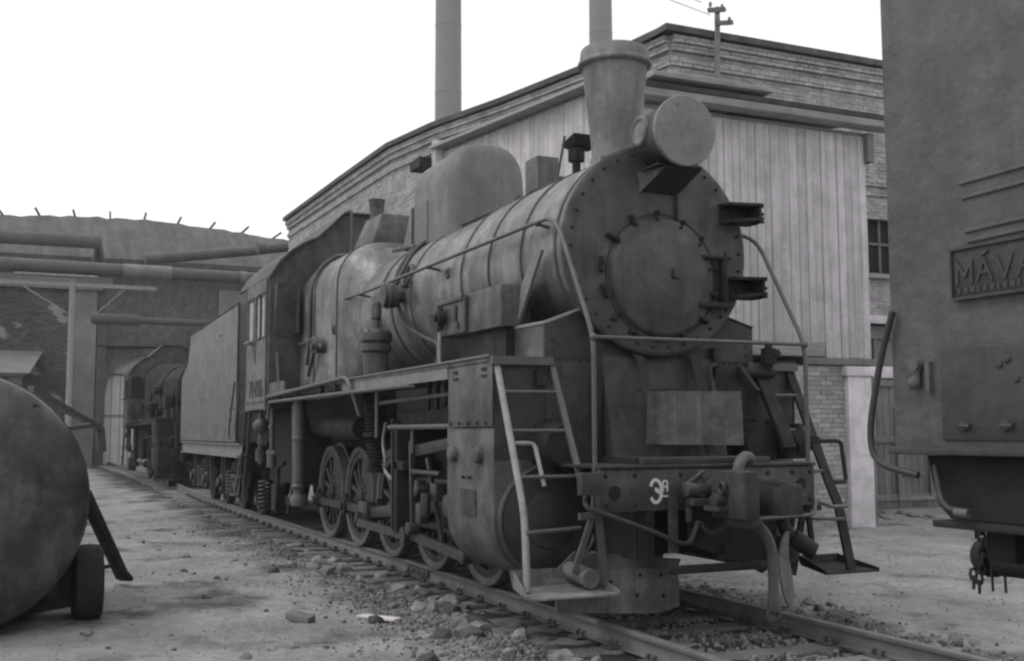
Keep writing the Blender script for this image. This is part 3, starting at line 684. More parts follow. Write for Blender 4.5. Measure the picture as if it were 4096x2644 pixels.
def bracket(y0, y1, z0, z1):
    b = MB()
    b.hexa([(-.77, y0, z0), (-.77, y1, z0), (-.77, y1, z0 + .03), (-.77, y0, z0 + .03)], [(-.62, y0 + .06, z0), (-.56, y1, z0 + .03), (-.56, y1, z0 + .055), (-.62, y0 + .06, z0 + .03)])
    b.hexa([(-.77, y0, z1 - .025), (-.77, y1, z1 - .025), (-.77, y1, z1), (-.77, y0, z1)], [(-.62, y0 + .04, z1 - .03), (-.56, y1, z1 - .03), (-.56, y1, z1 - .005), (-.62, y0 + .04, z1 - .005)])
    b.box(-.80, -.765, y0, y1 - .02, z0, z1); b.box(-.77, -.58, y1 - .035, y1 - .01, z0, z1); b.cyl((-.765, (y0 + y1) / 2, (z0 + z1) / 2), (-.745, (y0 + y1) / 2, (z0 + z1) / 2), .045, 10)
    for z in (z0 + .02, (z0 + z1) / 2, z1 - .02):
        for x in (-.72, -.62): b.cyl((x, y1 - .012, z), (x, y1 + .035, z), .016, 6)
    b.build('step_bracket', 'frame', loco)
bracket(.655, 1.0, 3.39, 3.575); bracket(.69, 1.02, 2.705, 2.90)
MB().cyl((-.75, .19, 3.36), (-.75, .19, 3.80), .012, 6).build('lamp_conduit', 'frame', loco)
# lamp shelf
sh = MB(); sh.box(-.77, -.44, -.185, .255, 3.79, 3.806); sh.build('lamp_shelf', 'frame', loco)
MB().hexa([(-.768, -.175, 3.612), (-.768, .185, 3.612), (-.768, .185, 3.622), (-.768, -.175, 3.622)], [(-.45, -.092, 3.775), (-.45, .25, 3.775), (-.45, .25, 3.785), (-.45, -.092, 3.785)]).build('shelf_shade_plate', 'soot_shade', loco)  # near-black plate paints the shade under the lamp shelf
for y, tp2 in ((-.19, -.105), (.187, .252)):
    sh = MB(); sh.hexa([(-.77, y, 3.615), (-.77, y + .012, 3.615), (-.765, y + .012, 3.60), (-.765, y, 3.60)], [(-.77, y, 3.79), (-.77, y + .012, 3.79), (-.44, tp2 + .012, 3.79), (-.44, tp2, 3.79)]); sh.build('shelf_gusset', 'paint', loco)
# headlamp with its lens blanked by a round sheet
LY, LZ = .045, 4.105
hl = MB().lathe([(.15, 0), (.245, .02), (.262, .06), (.262, .42), (.28, .45), (.298, .47), (.298, .52), (0, .52)], (-.86, LY, LZ), (1, -.05, -.05), 40).build('headlamp', 'smokebox', loco)
MB().lathe([(.305, -.03), (.308, .004), (.30, .012), (.24, .016), (0, .02)], (-.335, LY - .026, LZ - .027), (1, -.05, -.05), 40).build('lens_cover', 'lid', hl)
rg = MB(); rg.torus((-.68, LY - .262, LZ + .03), (-.05, -1, 0), .112, .026, 28, 8); rg.build('side_ring', 'chimney', hl)
MB().lathe([(.112, 0), (.11, .02), (0, .025)], (-.68, LY - .25, LZ + .03), (-.05, -1, 0), 24).build('side_lens', 'lid', hl)
MB().lathe([(.20, 0), (.16, .04), (.14, .08), (.05, .1)], (-.90, LY, LZ), (-1, 0, .0), 24).build('lamp_back', 'smokebox', hl)
MB().tube(rounded([(-.8, LY - .12, LZ + .2), (-.98, LY - .05, LZ + .16), (-1.05, LY, LZ - .05)], .05), .015, 6).build('lamp_handle', 'frame', hl)
MB().box(-.8, -.35, LY - .1, LY + .16, 3.862, 3.90).build('lamp_foot', 'frame', hl)
# smokestack
ch = MB().lathe([(.30, -.10), (.27, -.02), (.240, .06), (.232, .15), (.234, .25), (.247, .40), (.306, .95), (.310, 1.01), (.345, 1.02), (.357, 1.035), (.355, 1.06), (.338, 1.075), (.328, 1.17), (.32, 1.19), (.30, 1.19), (.29, 1.0)], (-1.55, .03, 3.98), (0, 0, 1), 56, False).build('smokestack', 'chimney', loco)
MB().lathe([(.303, 0), (0, .001)], (-1.55, .03, 4.98), (0, 0, 1), 32, False).build('stack_throat', 'dark', ch)
# fittings beside the stack
ft = MB(); ft.hexa([(-2.42, -.06, 4.40), (-2.2, -.06, 4.40), (-2.2, .2, 4.40), (-2.42, .2, 4.40)], [(-2.46, -.10, 4.45), (-2.16, -.10, 4.51), (-2.16, .24, 4.51), (-2.46, .24, 4.45)])
ft.cyl((-2.3, .0, 4.12), (-2.3, .0, 4.42), .045, 10); ft.cyl((-2.3, .0, 4.25), (-2.3, .0, 4.38), .085, 12)
ft.build('sand_funnel', 'frame', loco, bevel=.006)
gb = MB(); gb.ball((-2.05, .12, 4.20), .085, 14, 8); gb.cyl((-2.05, .12, 3.98), (-2.05, .12, 4.15), .03, 8); gb.cyl((-2.14, .12, 4.25), (-2.05, .12, 4.22), .03, 8); gb.build('relief_valve', 'frame', loco)
MB().tube([(-2.45, -.16, 4.02), (-2.28, -.14, 4.5)], .014, 6).build('funnel_stay', 'rail_pipe', loco)
bx = MB(); bx.hexa([(-3.09, -.16, 4.02), (-2.86, -.16, 4.02), (-2.86, .02, 4.02), (-3.09, .02, 4.02)], [(-3.13, -.19, 4.07), (-2.82, -.19, 4.07), (-2.82, .06, 4.07), (-3.13, .06, 4.07)]); bx.box(-3.13, -2.82, -.19, .06, 4.07, 4.42)
bx.build('generator_box', 'paint', loco, bevel=.008)
# steam dome casing
def arch(w, spring, top, x, zb=3.6, y0=.045, ex=2 / 2.7):
    top_pts = []
    for a in range(8, 173, 8):
        c_, s_ = math.cos(R(a)), math.sin(R(a))
        top_pts.append((x, y0 - w * math.copysign(abs(c_) ** ex, c_), spring + (top - spring) * abs(s_) ** ex))
    return [(x, y0 - w, zb), (x, y0 - w, spring)] + top_pts + [(x, y0 + w, spring), (x, y0 + w, zb)]
dm_ = MB().loft([arch(.38, 4.36, 4.88, -6.08), arch(.46, 4.40, 4.98, -6.055), arch(.495, 4.42, 5.03, -5.99), arch(.50, 4.42, 5.04, -4.84), arch(.488, 4.41, 5.025, -4.73), arch(.445, 4.39, 4.98, -4.66), arch(.34, 4.34, 4.88, -4.62)])
dm_.build('dome_casing', 'dome', loco, sharp=55)
MB().box(-5.49, -5.47, -.459, -.452, 3.7, 4.42).build('casing_seam', 'band', loco)
MB().hexa([(-6.55, -.42, 3.96), (-6.2, -.42, 3.96), (-6.2, -.30, 3.96), (-6.55, -.30, 3.96)], [(-6.21, -.42, 4.47), (-6.18, -.42, 4.47), (-6.18, -.30, 4.47), (-6.21, -.30, 4.47)]).build('casing_gusset', 'sill', loco)
# steam turret hood and pipe
MB().hexa([(-8.35, -.62, 4.16), (-7.55, -.55, 4.16), (-7.55, .35, 4.16), (-8.35, .35, 4.16)], [(-8.25, -.42, 4.66), (-7.6, -.38, 4.66), (-7.6, .3, 4.66), (-8.25, .3, 4.66)]).build('turret_hood', 'paint', loco, bevel=.015)
MB().lathe([(.10, 0), (.10, .12), (.12, .30), (.13, .32)], (-8.05, -.32, 4.62), (0, 0, 1), 18).build('vent_pipe', 'paint', loco)
MB().tube(rounded([(-9.3, -.42, 4.98), (-9.05, -.42, 4.98), (-9.0, -.42, 4.7), (-8.95, -.45, 4.3), (-8.85, -.5, 4.18)], .08), .02, 6).build('whistle_pipe', 'band', loco)

# cab
outl = [(-1.55, 1.88), (-1.55, 3.93), (-1.41, 4.17), (-1.21, 4.36), (-1.0, 4.49), (-.8, 4.59), (-.38, 5.01), (.38, 5.01), (.8, 4.59), (1.0, 4.49), (1.21, 4.36), (1.41, 4.17), (1.55, 3.93), (1.55, 1.88)]
cab = link('cab', MB().prism(outl, 'X', -9.66, -9.62).mesh('cab', 'cabfront'), loco)
MB().tube([(-9.62, y, z) for y, z in outl[1:-1]], .02, 6).build('front_edge_bead', 'cabfront', cab)
rb = MB(); ro = outl[1:-1]
rb.loft([[(x_, y, z + .03) for y, z in ro] + [(x_, y * .985, z + .005) for y, z in reversed(ro)] for x_ in (-9.55, -12.15)])
rb.build('cab_roof', 'cabfront', cab)
def side(sg, m):
    s_ = MB(); y0, y1 = (sg * 1.55, sg * 1.53)
    a, b = min(y0, y1), max(y0, y1)
    s_.box(-11.42, -9.66, a, b, 1.88, 2.99); s_.box(-11.42, -9.66, a, b, 3.74, 3.95); s_.box(-9.92, -9.66, a, b, 2.99, 3.74); s_.box(-10.78, -10.70, a, b, 2.99, 3.74); s_.box(-11.42, -11.36, a, b, 2.99, 3.74)
    return s_.build('cab_side', m, cab)
cs = side(-1, 'cab'); side(1, 'cab')
for x0, x1 in ((-10.66, -10.36), (-10.30, -9.96), (-11.33, -10.84)):
    wf = MB()
    for a, b, c_, d in ((x0, x0 + .035, 3.0, 3.73), (x1 - .035, x1, 3.0, 3.73), (x0, x1, 3.0, 3.035), (x0, x1, 3.695, 3.73)): wf.box(a, b, -1.548, -1.51, c_, d)
    wo_ = wf.build('window', 'cabfront', cs)
    MB().box(x0 + .02, x1 - .02, -1.53, -1.52, 3.03, 3.70).build('pane', 'glass', wo_)
MB().box(-11.0, -10.6, -1.68, -1.555, 2.96, 3.0).build('armrest', 'sill', cs, bevel=.01)
bd_ = MB()
for x_ in (-9.70, -9.80): bd_.box(x_ - .012, x_ + .012, -1.565, -1.55, 1.9, 3.93)
bd_.box(-11.42, -9.66, -1.562, -1.55, 1.99, 2.012); bd_.tube([(-11.44, -1.55, 1.9), (-11.44, -1.55, 3.95)], .018, 6)
bd_.build('edge_strip', 'cabfront', cs)
num = MB(); write(num, '71455', -11.05, 2.10, .125, .235, .085, lambda u, v_, d: (u, -1.5505 - d, v_), .036, .012); num.build('cab_number', 'cabfront', cs)
em = MB(); strokes(em, [[(-10.72, 2.86), (-10.62, 2.78), (-10.70, 2.72), (-10.60, 2.64)]], lambda u, v_, d: (u, -1.5505 - d, v_), .035, .008); em.build('worn_emblem', 'cabfront', cs)
MB().box(-11.45, -11.42, -1.0, 1.5, 1.88, 4.4).build('cab_back_wall', 'dark', cab)
MB().box(-12.1, -9.66, -1.5, 1.5, 1.85, 1.9).build('cab_floor', 'frame', cab)
hd = MB(); hd.hexa([(-9.62, -1.48, 2.98), (-9.61, -1.48, 2.98), (-9.61, -1.14, 2.98), (-9.62, -1.14, 2.98)], [(-9.62, -1.48, 3.80), (-9.38, -1.48, 3.80), (-9.38, -1.14, 3.80), (-9.62, -1.14, 3.80)])
hd.build('window_hood', 'cabfront', cab)
MB().box(-9.62, -9.37, -1.17, -1.14, 3.05, 3.82).build('hood_cheek', 'band', cab)
MB().cyl((-9.5, -1.40, 2.05), (-9.55, -1.43, 2.75), .03, 8).build('pull_rod', 'rail_pipe', cab)
MB().box(-9.6, -8.6, -1.54, -1.50, 2.02, 2.27).build('toe_board', 'paint', cab)
mb = MB()
for k, x_ in enumerate((-9.35, -9.2, -9.05)): mb.box(x_, x_ + .07, -1.548, -1.54, 2.15, 2.22)
mb.each('toe_board_plate', 'sill', cab)

# running board
rbm = MB(); rbm.box(-9.6, -.90, -1.56, -.93, 2.095, 2.13); rbm.box(-9.6, -.90, .93, 1.56, 2.095, 2.13); rbm.each('running_board', 'paint', loco)
MB().box(-5.4, -1.9, -1.555, -1.54, 1.99, 2.094).build('board_valance', 'sill', loco)
MB().box(-9.6, -5.41, -1.555, -1.545, 2.03, 2.094).build('board_edge', 'frame', loco)
MB().tube([(-5.5, -1.565, 2.135), (-.90, -1.565, 2.14)], .014, 6).build('board_bead', 'rail_pipe', loco)
MB().tube(rounded([(-9.55, -1.60, 1.85), (-9.55, -1.60, 2.05), (-5.1, -1.60, 2.155), (-4.9, -1.60, 2.05), (-4.86, -1.5, 1.7)], .12), .025, 8).build('air_pipe', 'rail_pipe', loco)
MB().tube(rounded([(-9.45, -1.58, 1.72), (-9.4, -1.58, 1.975), (-3.2, -1.58, 1.975), (-2.9, -1.5, 1.975)], .1), .026, 8).build('air_pipe', 'rail_pipe', loco)
mb = MB()
for x_ in (-8.7, -7.6, -6.3, -5.6): mb.box(x_ - .02, x_ + .02, -1.60, -1.54, 1.95, 2.1)
mb.each('pipe_clip', 'frame', loco)
MB().tube([(-5.0, -1.1, 2.20), (-2.9, -1.1, 2.20)], .025, 8).build('reach_pipe', 'rail_pipe', loco)

# side handrails
for sg in (-1, 1):
    MB().tube(rounded([(-9.58, sg * 1.0, 3.42), (-6.5, sg * 1.0, 3.335), (-1.05, sg * 1.0, 3.35), (-.90, sg * 1.0, 3.34), (-.68, sg * 1.02, 3.22), (-.08, sg * 1.03, 2.25), (-.08, sg * 1.03, 1.22)], .16), .0195, 10).build('side_handrail', 'rail_pipe', loco)
    for x_ in (-6.6, -3.95, -1.15): MB().cyl((x_, sg * .82, 3.30), (x_, sg * 1.0, 3.335), .018, 8).ball((x_, sg * 1.0, 3.338), .03, 10, 6).build('handrail_stanchion', 'rail_pipe', loco)
fh = MB(); fh.tube([(-.08, -1.03, 2.25), (-.08, 1.03, 2.25)], .0165, 10); fh.ball((-.08, -1.03, 2.25), .031); fh.ball((-.08, 1.03, 2.25), .031); fh.build('front_handrail', 'rail_pipe', loco)

# lubricator box and the flat stay beside the smokebox
lb = MB().box(-2.9, -1.45, -1.22, -.92, 2.45, 2.83).build('lubricator_box', 'paint', loco, bevel=.008)
mb = MB(); mb.box(-2.95, -2.22, -1.26, -1.22, 2.46, 2.80); mb.box(-2.95, -2.25, -1.28, -1.20, 2.77, 2.82); mb.box(-2.93, -2.9, -1.285, -1.22, 2.42, 2.8); mb.build('box_cover', 'paint', lb, bevel=.006)
mb = MB(); mb.cyl((-2.75, -1.26, 2.64), (-2.75, -1.34, 2.64), .075, 12); mb.cyl((-2.75, -1.34, 2.64), (-2.75, -1.38, 2.64), .035, 10); mb.cyl((-2.75, -1.3, 2.52), (-2.75, -1.3, 2.74), .03, 8); mb.box(-2.45, -2.40, -1.275, -1.26, 2.58, 2.73); mb.box(-2.38, -2.35, -1.275, -1.26, 2.5, 2.56); mb.tube([(-3.05, -1.3, 2.69), (-2.75, -1.33, 2.66)], .012, 6)
mb.each('box_valve', 'frame', lb)
MB().cyl((-2.78, -1.3, 2.13), (-2.78, -1.3, 2.5), .02, 8).build('box_drive_rod', 'pipe', lb)
MB().box(-2.6, -1.5, -1.15, -.95, 2.13, 2.45).build('box_bracket', 'frame', lb)
MB().hexa([(-1.76, -1.06, 2.44), (-1.47, -1.06, 2.44), (-1.47, -1.03, 2.44), (-1.76, -1.03, 2.44)], [(-1.22, -1.0, 3.08), (-1.07, -1.0, 3.09), (-1.07, -.97, 3.09), (-1.22, -.97, 3.08)]).build('flat_stay', 'sill', loco)

# air pump
ap = MB(); ap.lathe([(.035, .88), (.06, .9), (.06, .92)], (-5.05, -1.25, 2.0), (0, 0, 1), 14)
ap.lathe([(.145, 0), (.145, .42), (.16, .43), (.18, .45), (.18, .52), (.16, .54), (.19, .57), (.19, .66), (.15, .70), (.05, .72), (.042, .82), (.06, .84), (.065, .98), (.05, 1.03), (0, 1.04)], (-5.05, -1.25, 2.02), (0, 0, 1), 20)
apo = ap.build('air_pump', 'paint', loco)
mb = MB()
for zc, rr, n_ in ((1.52, .125, 10), (1.10, .10, 9)):
    for k in range(n_): mb.lathe([(rr - .03, 0), (rr, .01), (rr, .022), (rr - .03, .032)], (-5.05, -1.25, zc + k * .042), (0, 0, 1), 18)
mb.lathe([(.14, 0), (.14, .05)], (-5.05, -1.25, 1.46), (0, 0, 1), 18); mb.lathe([(.12, 0), (.12, .06)], (-5.05, -1.25, 1.04), (0, 0, 1), 18)
mb.build('pump_fins', 'frame', apo)
for k in range(8):
    a = 2 * math.pi * k / 8; link('bolt', MB().cyl((0, 0, 0), (0, 0, .05), .018, 6).mesh('bolt', 'frame'), apo, (-5.05 + .165 * math.cos(a), -1.25 + .165 * math.sin(a), 2.66))

# cylinders, valve chests, lagging panels
def cylprof(sg):
    cy, cz, r = 1.04, .77, .485
    pts = [(1.53, 1.55), (1.53, cz + .05)] + [(cy + (r + .005) * math.cos(R(a)), cz + r * math.sin(R(a))) for a in range(-10, -181, -12)] + [(cy - r, 1.55)]
    return [(sg * a, b) for a, b in pts]
for sg in (-1, 1):
    cyl_ = link('cylinder_casing', MB().prism(cylprof(sg), 'X', -1.97, -.90).mesh('cylinder_casing', 'paint', bevel=.012, sharp=30), loco)
    MB().box(-1.885, -.885, min(sg * 1.55, sg * 1.535), max(sg * 1.55, sg * 1.535), 1.555, 2.092).build('upper_side_panel', 'paint', cyl_, bevel=.004)
    MB().box(-1.88, -.93, min(sg * 1.533, sg * .9), max(sg * 1.533, sg * .9), 1.56, 2.09).build('steam_chest', 'frame', cyl_)
    MB().lathe([(.44, 0), (.44, .03), (.40, .05), (.24, .055), (.235, .075), (.20, .085), (0, .09)], (-.90, sg * 1.04, .78), (1, 0, 0), 40).build('cylinder_cover', 'saddle', cyl_)
    MB().torus((-.86, sg * 1.04, .78), (1, 0, 0), .45, .022, 40, 6).build('cover_rim', 'paint', cyl_)
    vc = MB().lathe([(.23, 0), (.23, .05), (.20, .06), (.19, .22), (.16, .27), (0, .29)], (-.93, sg * 1.0, 1.40), (1, 0, 0), 28).build('valve_cover', 'frame', cyl_)
    mb = MB()
    for k in range(10):
        a = 2 * math.pi * k / 10; mb.cyl((-.9, sg * 1.0 + .212 * math.cos(a), 1.40 + .212 * math.sin(a)), (-.855, sg * 1.0 + .212 * math.cos(a), 1.40 + .212 * math.sin(a)), .016, 6)
    mb.each('cover_stud', 'frame', vc)
    MB().box(-.93, -.893, min(sg * 1.525, sg * .6), max(sg * 1.525, sg * .6), 1.28, 2.08).build('chest_front_plate', 'saddle', cyl_)
    for x_ in (-1.79, -1.19): MB().lathe([(.075, 0), (.075, .025), (.06, .05), (.03, .055), (0, .055)], (x_, sg * 1.53, 1.32), (0, sg, 0), 18).build('relief_plug', 'paint', cyl_)
    mb = MB()
    for x_ in (-1.81, -1.6, -1.4, -1.2, -1.0): mb.cyl((x_, sg * 1.545, 1.585), (x_, sg * 1.565, 1.585), .016, 6)
    for x_ in (-1.7, -1.05):
        for z_ in (2.04, 1.98): mb.box(x_ - .05, x_ + .05, min(sg * 1.545, sg * 1.56), max(sg * 1.545, sg * 1.56), z_ - .012, z_ + .012)
    for x_ in (-1.55, -1.40): mb.cyl((x_, sg * 1.53, 1.12), (x_, sg * 1.555, 1.12), .014, 6)
    mb.each('panel_rivet', 'frame', cyl_)
    MB().box(-1.62, -1.27, min(sg * 1.533, sg * 1.54), max(sg * 1.533, sg * 1.54), .80, 1.02).build('inspection_flap', 'saddle', cyl_)
# smokebox saddle
sad = link('saddle_front', MB().prism([(-1.06, 1.24), (-1.06, 2.43), (-.72, 2.56), (.75, 2.56), (1.08, 2.46), (1.08, 1.24)], 'X', -.92, -.885).mesh('saddle_front', 'saddle'), loco)
for y0 in (-1.06, 1.04): MB().hexa([(-2.05, y0, 2.13), (-.92, y0, 2.13), (-.92, y0 + .02, 2.13), (-2.05, y0 + .02, 2.13)], [(-2.05, y0, 2.44), (-.92, y0, 2.43), (-.92, y0 + .02, 2.43), (-2.05, y0 + .02, 2.44)]).build('saddle_side', 'paint', sad)
MB().tube([(-2.05, -1.06, 2.445), (-.89, -1.06, 2.435), (-.885, -.72, 2.565)], .016, 6).build('saddle_bead', 'pipe', sad)
MB().tube([(-.885, 1.08, 2.465), (-.885, .75, 2.565)], .014, 6).build('saddle_bead', 'frame', sad)
mb = MB()
for k in range(30):
    y = -1.0 + k * .07
    if abs(y) > .56: mb.lathe([(.012, 0), (.008, .008), (0, .009)], (-.885, y, 2.12), (1, 0, 0), 6, False)
for y in (-.99, 1.0):
    for k in range(12): mb.lathe([(.012, 0), (.008, .008), (0, .009)], (-.885, y, 1.3 + k * .09), (1, 0, 0), 6, False)
mb.box(-.885, -.88, -1.05, -.56, 2.135, 2.142); mb.box(-.885, -.88, .56, 1.06, 2.135, 2.142)
mb.each('rivet', 'frame', sad)
mb = MB(); mb.box(-.884, -.80, .60, .66, 1.30, 2.27); mb.box(-.884, -.80, -.60, -.545, 1.30, 2.27); mb.each('recess_flange', 'frame', sad, bevel=.01)
MB().hexa([(-.88, -.54, 1.26), (-.62, -.54, 1.26), (-.62, .6, 1.26), (-.88, .6, 1.26)], [(-.88, -.54, 2.16), (-.86, -.54, 2.16), (-.86, .6, 2.16), (-.88, .6, 2.16)]).build('sloping_apron', 'saddle', sad)
for y in (-.20, .36):
    MB().loft([[(-.84 + dx, y - .045 + dy, z), (-.84 + dx, y + .045 + dy, z), (-.82 + dx, y + .045 + dy, z), (-.82 + dx, y - .045 + dy, z)] for dx, dy, z in ((0, 0, 2.20), (.06, .01, 2.12), (.14, -.01, 2.0), (.24, -.05, 1.86), (.34, -.10, 1.72))]).build('smokebox_strap', 'frame', sad)
MB().tube(rounded([(-.80, .62, 2.10), (-.7, .50, 2.10), (-.66, .44, 2.06), (-.62, .43, 1.7)], .06), .022, 8).build('drain_pipe', 'frame', sad)
MB().tube([(-.60, -.33, 1.865), (-.60, .36, 1.865)], .014, 6).build('strap_rod', 'frame', sad)
MB().hexa([(-.47, -.33, 1.405), (-.46, -.33, 1.405), (-.46, .648, 1.39), (-.47, .648, 1.39)], [(-.47, -.31, 1.85), (-.46, -.31, 1.85), (-.46, .632, 1.858), (-.47, .632, 1.858)]).build('streaked_sheet', 'plate', loco)
mb = MB()
for y in (-.2, .14, .3): mb.bar((-.53, y, 1.55), (-.50, y + .02, 1.30), .07, .03)
mb.each('sheet_prop', 'frame', loco)
# platform over the beam
pf = MB(); pf.box(-.90, .02, -1.03, 1.03, 1.225, 1.25); pf.box(-.62, -.06, -.6, .62, 1.25, 1.30); pf.build('front_platform', 'saddle', loco, bevel=.005)
# lubricator gear at the far front corner
lg = MB(); lg.cyl((-.80, .86, 2.05), (-.80, 1.24, 2.04), .045, 12); lg.cyl((-.78, 1.18, 2.12), (-.78, 1.18, 2.27), .07, 12); lg.cyl((-.86, 1.22, 2.22), (-.70, 1.22, 2.22), .04, 10); lg.cyl((-.78, 1.18, 2.05), (-.78, 1.18, 2.3), .035, 8); lg.bar((-.80, .86, 2.09), (-.62, .92, 1.86), .06, .05)
lg.build('rocker_gear', 'frame', loco)
lg = MB(); lg.box(-.86, -.60, 1.22, 1.46, 1.26, 1.52); lg.cyl((-.60, 1.3, 1.44), (-.5, 1.3, 1.44), .06, 10); lg.cyl((-.66, 1.5, 1.42), (-.55, 1.5, 1.40), .07, 12); lg.box(-.7, -.58, 1.34, 1.40, 1.3, 1.58); lg.cyl((-.7, 1.12, 1.27), (-.7, 1.12, 1.62), .05, 10)
lg.build('cylinder_cock_gear', 'frame', loco, bevel=.01)

# buffer beam, coupler, hoses, chains
beam = MB().box(-.14, 0, -1.03, 1.03, .89, 1.222).build('buffer_beam', 'beam', loco, bevel=.012)
mb = MB()
for y, z, r in ((-.90, 1.04, .055), (.885, 1.07, .05)): mb.cyl((-.02, y, z), (.004, y, z), r, 16)
mb.each('beam_hole', 'dark', beam)
mb = MB()
for y in (-.98, -.72, -.30, .55, .80, .98):
    for z in (.94, 1.17): mb.lathe([(.02, 0), (.014, .012), (0, .014)], (0, y, z), (1, 0, 0), 8, False)
mb.each('beam_rivet', 'frame', beam)
mk = MB()
em_ = [(-.545 + .052 * math.cos(R(a)), 1.045 + .088 * math.sin(R(a))) for a in range(148, -149, -16)]
strokes(mk, [em_, [(-.545, 1.06), (-.497, 1.035)], [(-.535, 1.045), (-.505, 1.03)]], lambda u, v_, d: (.0015 + d, u + .012, v_), .025, .0015)
strokes(mk, [[(-.468, 1.045), (-.468, 1.115), (-.458, 1.122), (-.436, 1.122), (-.428, 1.115), (-.428, 1.045)], [(-.468, 1.078), (-.428, 1.078)], [(-.468, 1.005), (-.425, 1.003)]], lambda u, v_, d: (.0015 + d, u, v_), .014, .0015)
mk.build('painted_class_mark', 'paintwhite', beam)
MB().box(.0, .03, -.43, -.35, .56, 1.0).build('guard_strip', 'beam', beam, bevel=.004)
MB().box(-.02, .06, -1.22, -1.03, 1.03, 1.20).build('beam_end_bracket', 'saddle', beam, bevel=.006)
cp = MB(); cp.box(-.1, .26, -.09, .09, .95, 1.15)
cp.prism([(.2, -.15), (.56, -.17), (.63, -.14), (.64, -.02), (.56, .02), (.42, -.01), (.32, .13), (.2, .14)], 'Z', .85, 1.205)
cp.prism([(.2, .10), (.36, .13), (.60, .15), (.64, .19), (.62, .40), (.52, .43), (.2, .22)], 'Z', .87, 1.10)
cp.hexa([(.3, .15, 1.1), (.63, .16, 1.1), (.61, .40, 1.08), (.3, .30, 1.1)], [(.32, .16, 1.16), (.62, .17, 1.15), (.60, .38, 1.09), (.32, .28, 1.15)])
cp.prism([(.3, -.10), (.60, -.12), (.60, .0), (.34, .08)], 'Z', .78, .86); cp.cyl((.38, -.17, .98), (.38, -.26, .98), .055, 12); cp.torus((.4, -.19, 1.08), (0, 1, 0), .04, .016)
cp.box(.25, .45, -.26, -.15, .9, .94)
cpo = cp.build('coupler', 'saddle', loco, bevel=.012)
mb = MB(); mb.cyl((.10, -.33, 1.06), (.10, -.08, 1.06), .062, 14); mb.cyl((.10, -.18, 1.0), (.10, -.18, 1.16), .05, 12); mb.ball((.12, -.05, 1.10), .06, 12, 8); mb.cyl((.1, -.3, 1.1), (.18, -.2, 1.2), .02, 8); mb.box(.06, .16, -.3, -.1, .93, .99); mb.cyl((.05, -.26, .80), (.05, -.26, .92), .03, 8)
mb.build('brake_end_cock', 'beam', loco, bevel=.006)
MB().tube(rounded([(-.08, .42, 1.22), (.02, .36, 1.30), (.10, .24, 1.31), (.13, .16, 1.24), (.13, .15, 1.12)], .06), [.045] * 17, 10).build('short_hose', 'fabric_hose', loco)
hs = MB().tube(rounded([(.15, .12, .93), (.25, .19, .82), (.30, .28, .72), (.30, .345, .58), (.30, .35, .36), (.30, .345, .16)], .1), .042, 12).build('brake_hose', 'fabric_hose', loco)
mb = MB(); mb.cyl((.30, .345, .17), (.30, .345, .10), .05, 12); mb.torus((.30, .34, .075), (1, -.4, 0), .045, .02, 14); mb.box(.285, .315, .30, .37, .02, .08); mb.build('hose_head', 'beam', hs, bevel=.004)
def chain(pts, name, parent, mt, link_l=.052, r=.008):
    pts = [Vector(p) for p in pts]; mb = MB(); k = 0
    L_ = [0]
    for a, b in zip(pts[:-1], pts[1:]): L_.append(L_[-1] + (b - a).length)
    s = 0
    def at(s):
        for i in range(len(pts) - 1):
            if L_[i + 1] >= s: return pts[i].lerp(pts[i + 1], (s - L_[i]) / max(1e-6, L_[i + 1] - L_[i]))
        return pts[-1]
    while s + link_l < L_[-1]:
        p, q = at(s), at(s + link_l); d = (q - p).normalized(); n_ = d.orthogonal().normalized()
        if k % 2: n_ = d.cross(n_)
        c_ = (p + q) / 2
        mb.tube([c_ + d * math.cos(a) * link_l * .62 + n_ * math.sin(a) * link_l * .33 for a in [2 * math.pi * i / 8 for i in range(8)]], r, 5, closed=True)
        s += link_l * .82; k += 1
    return mb.build(name, mt, parent)
chain([(.08, -.19, .80), (.08, -.13, .73), (.08, -.08, .70), (.1, .0, .73), (.12, .07, .82), (.2, .10, .92)], 'safety_chain', loco, 'beam', .05, .008)
MB().tube(rounded([(-.05, -1.13, 1.02), (.04, -1.18, .94), (.08, -.6, .735), (.08, -.35, .632), (.08, -.27, .64), (.08, -.20, .80)], .05), .021, 8).build('uncoupling_lever', 'wheel', loco)
MB().tube(rounded([(.1, .30, .80), (.08, .75, .815), (.05, .98, .815), (-.05, 1.06, .93), (-.1, 1.3, .86), (-.15, 1.5, .86)], .06), .018, 8).build('far_lever', 'rail_pipe', loco)

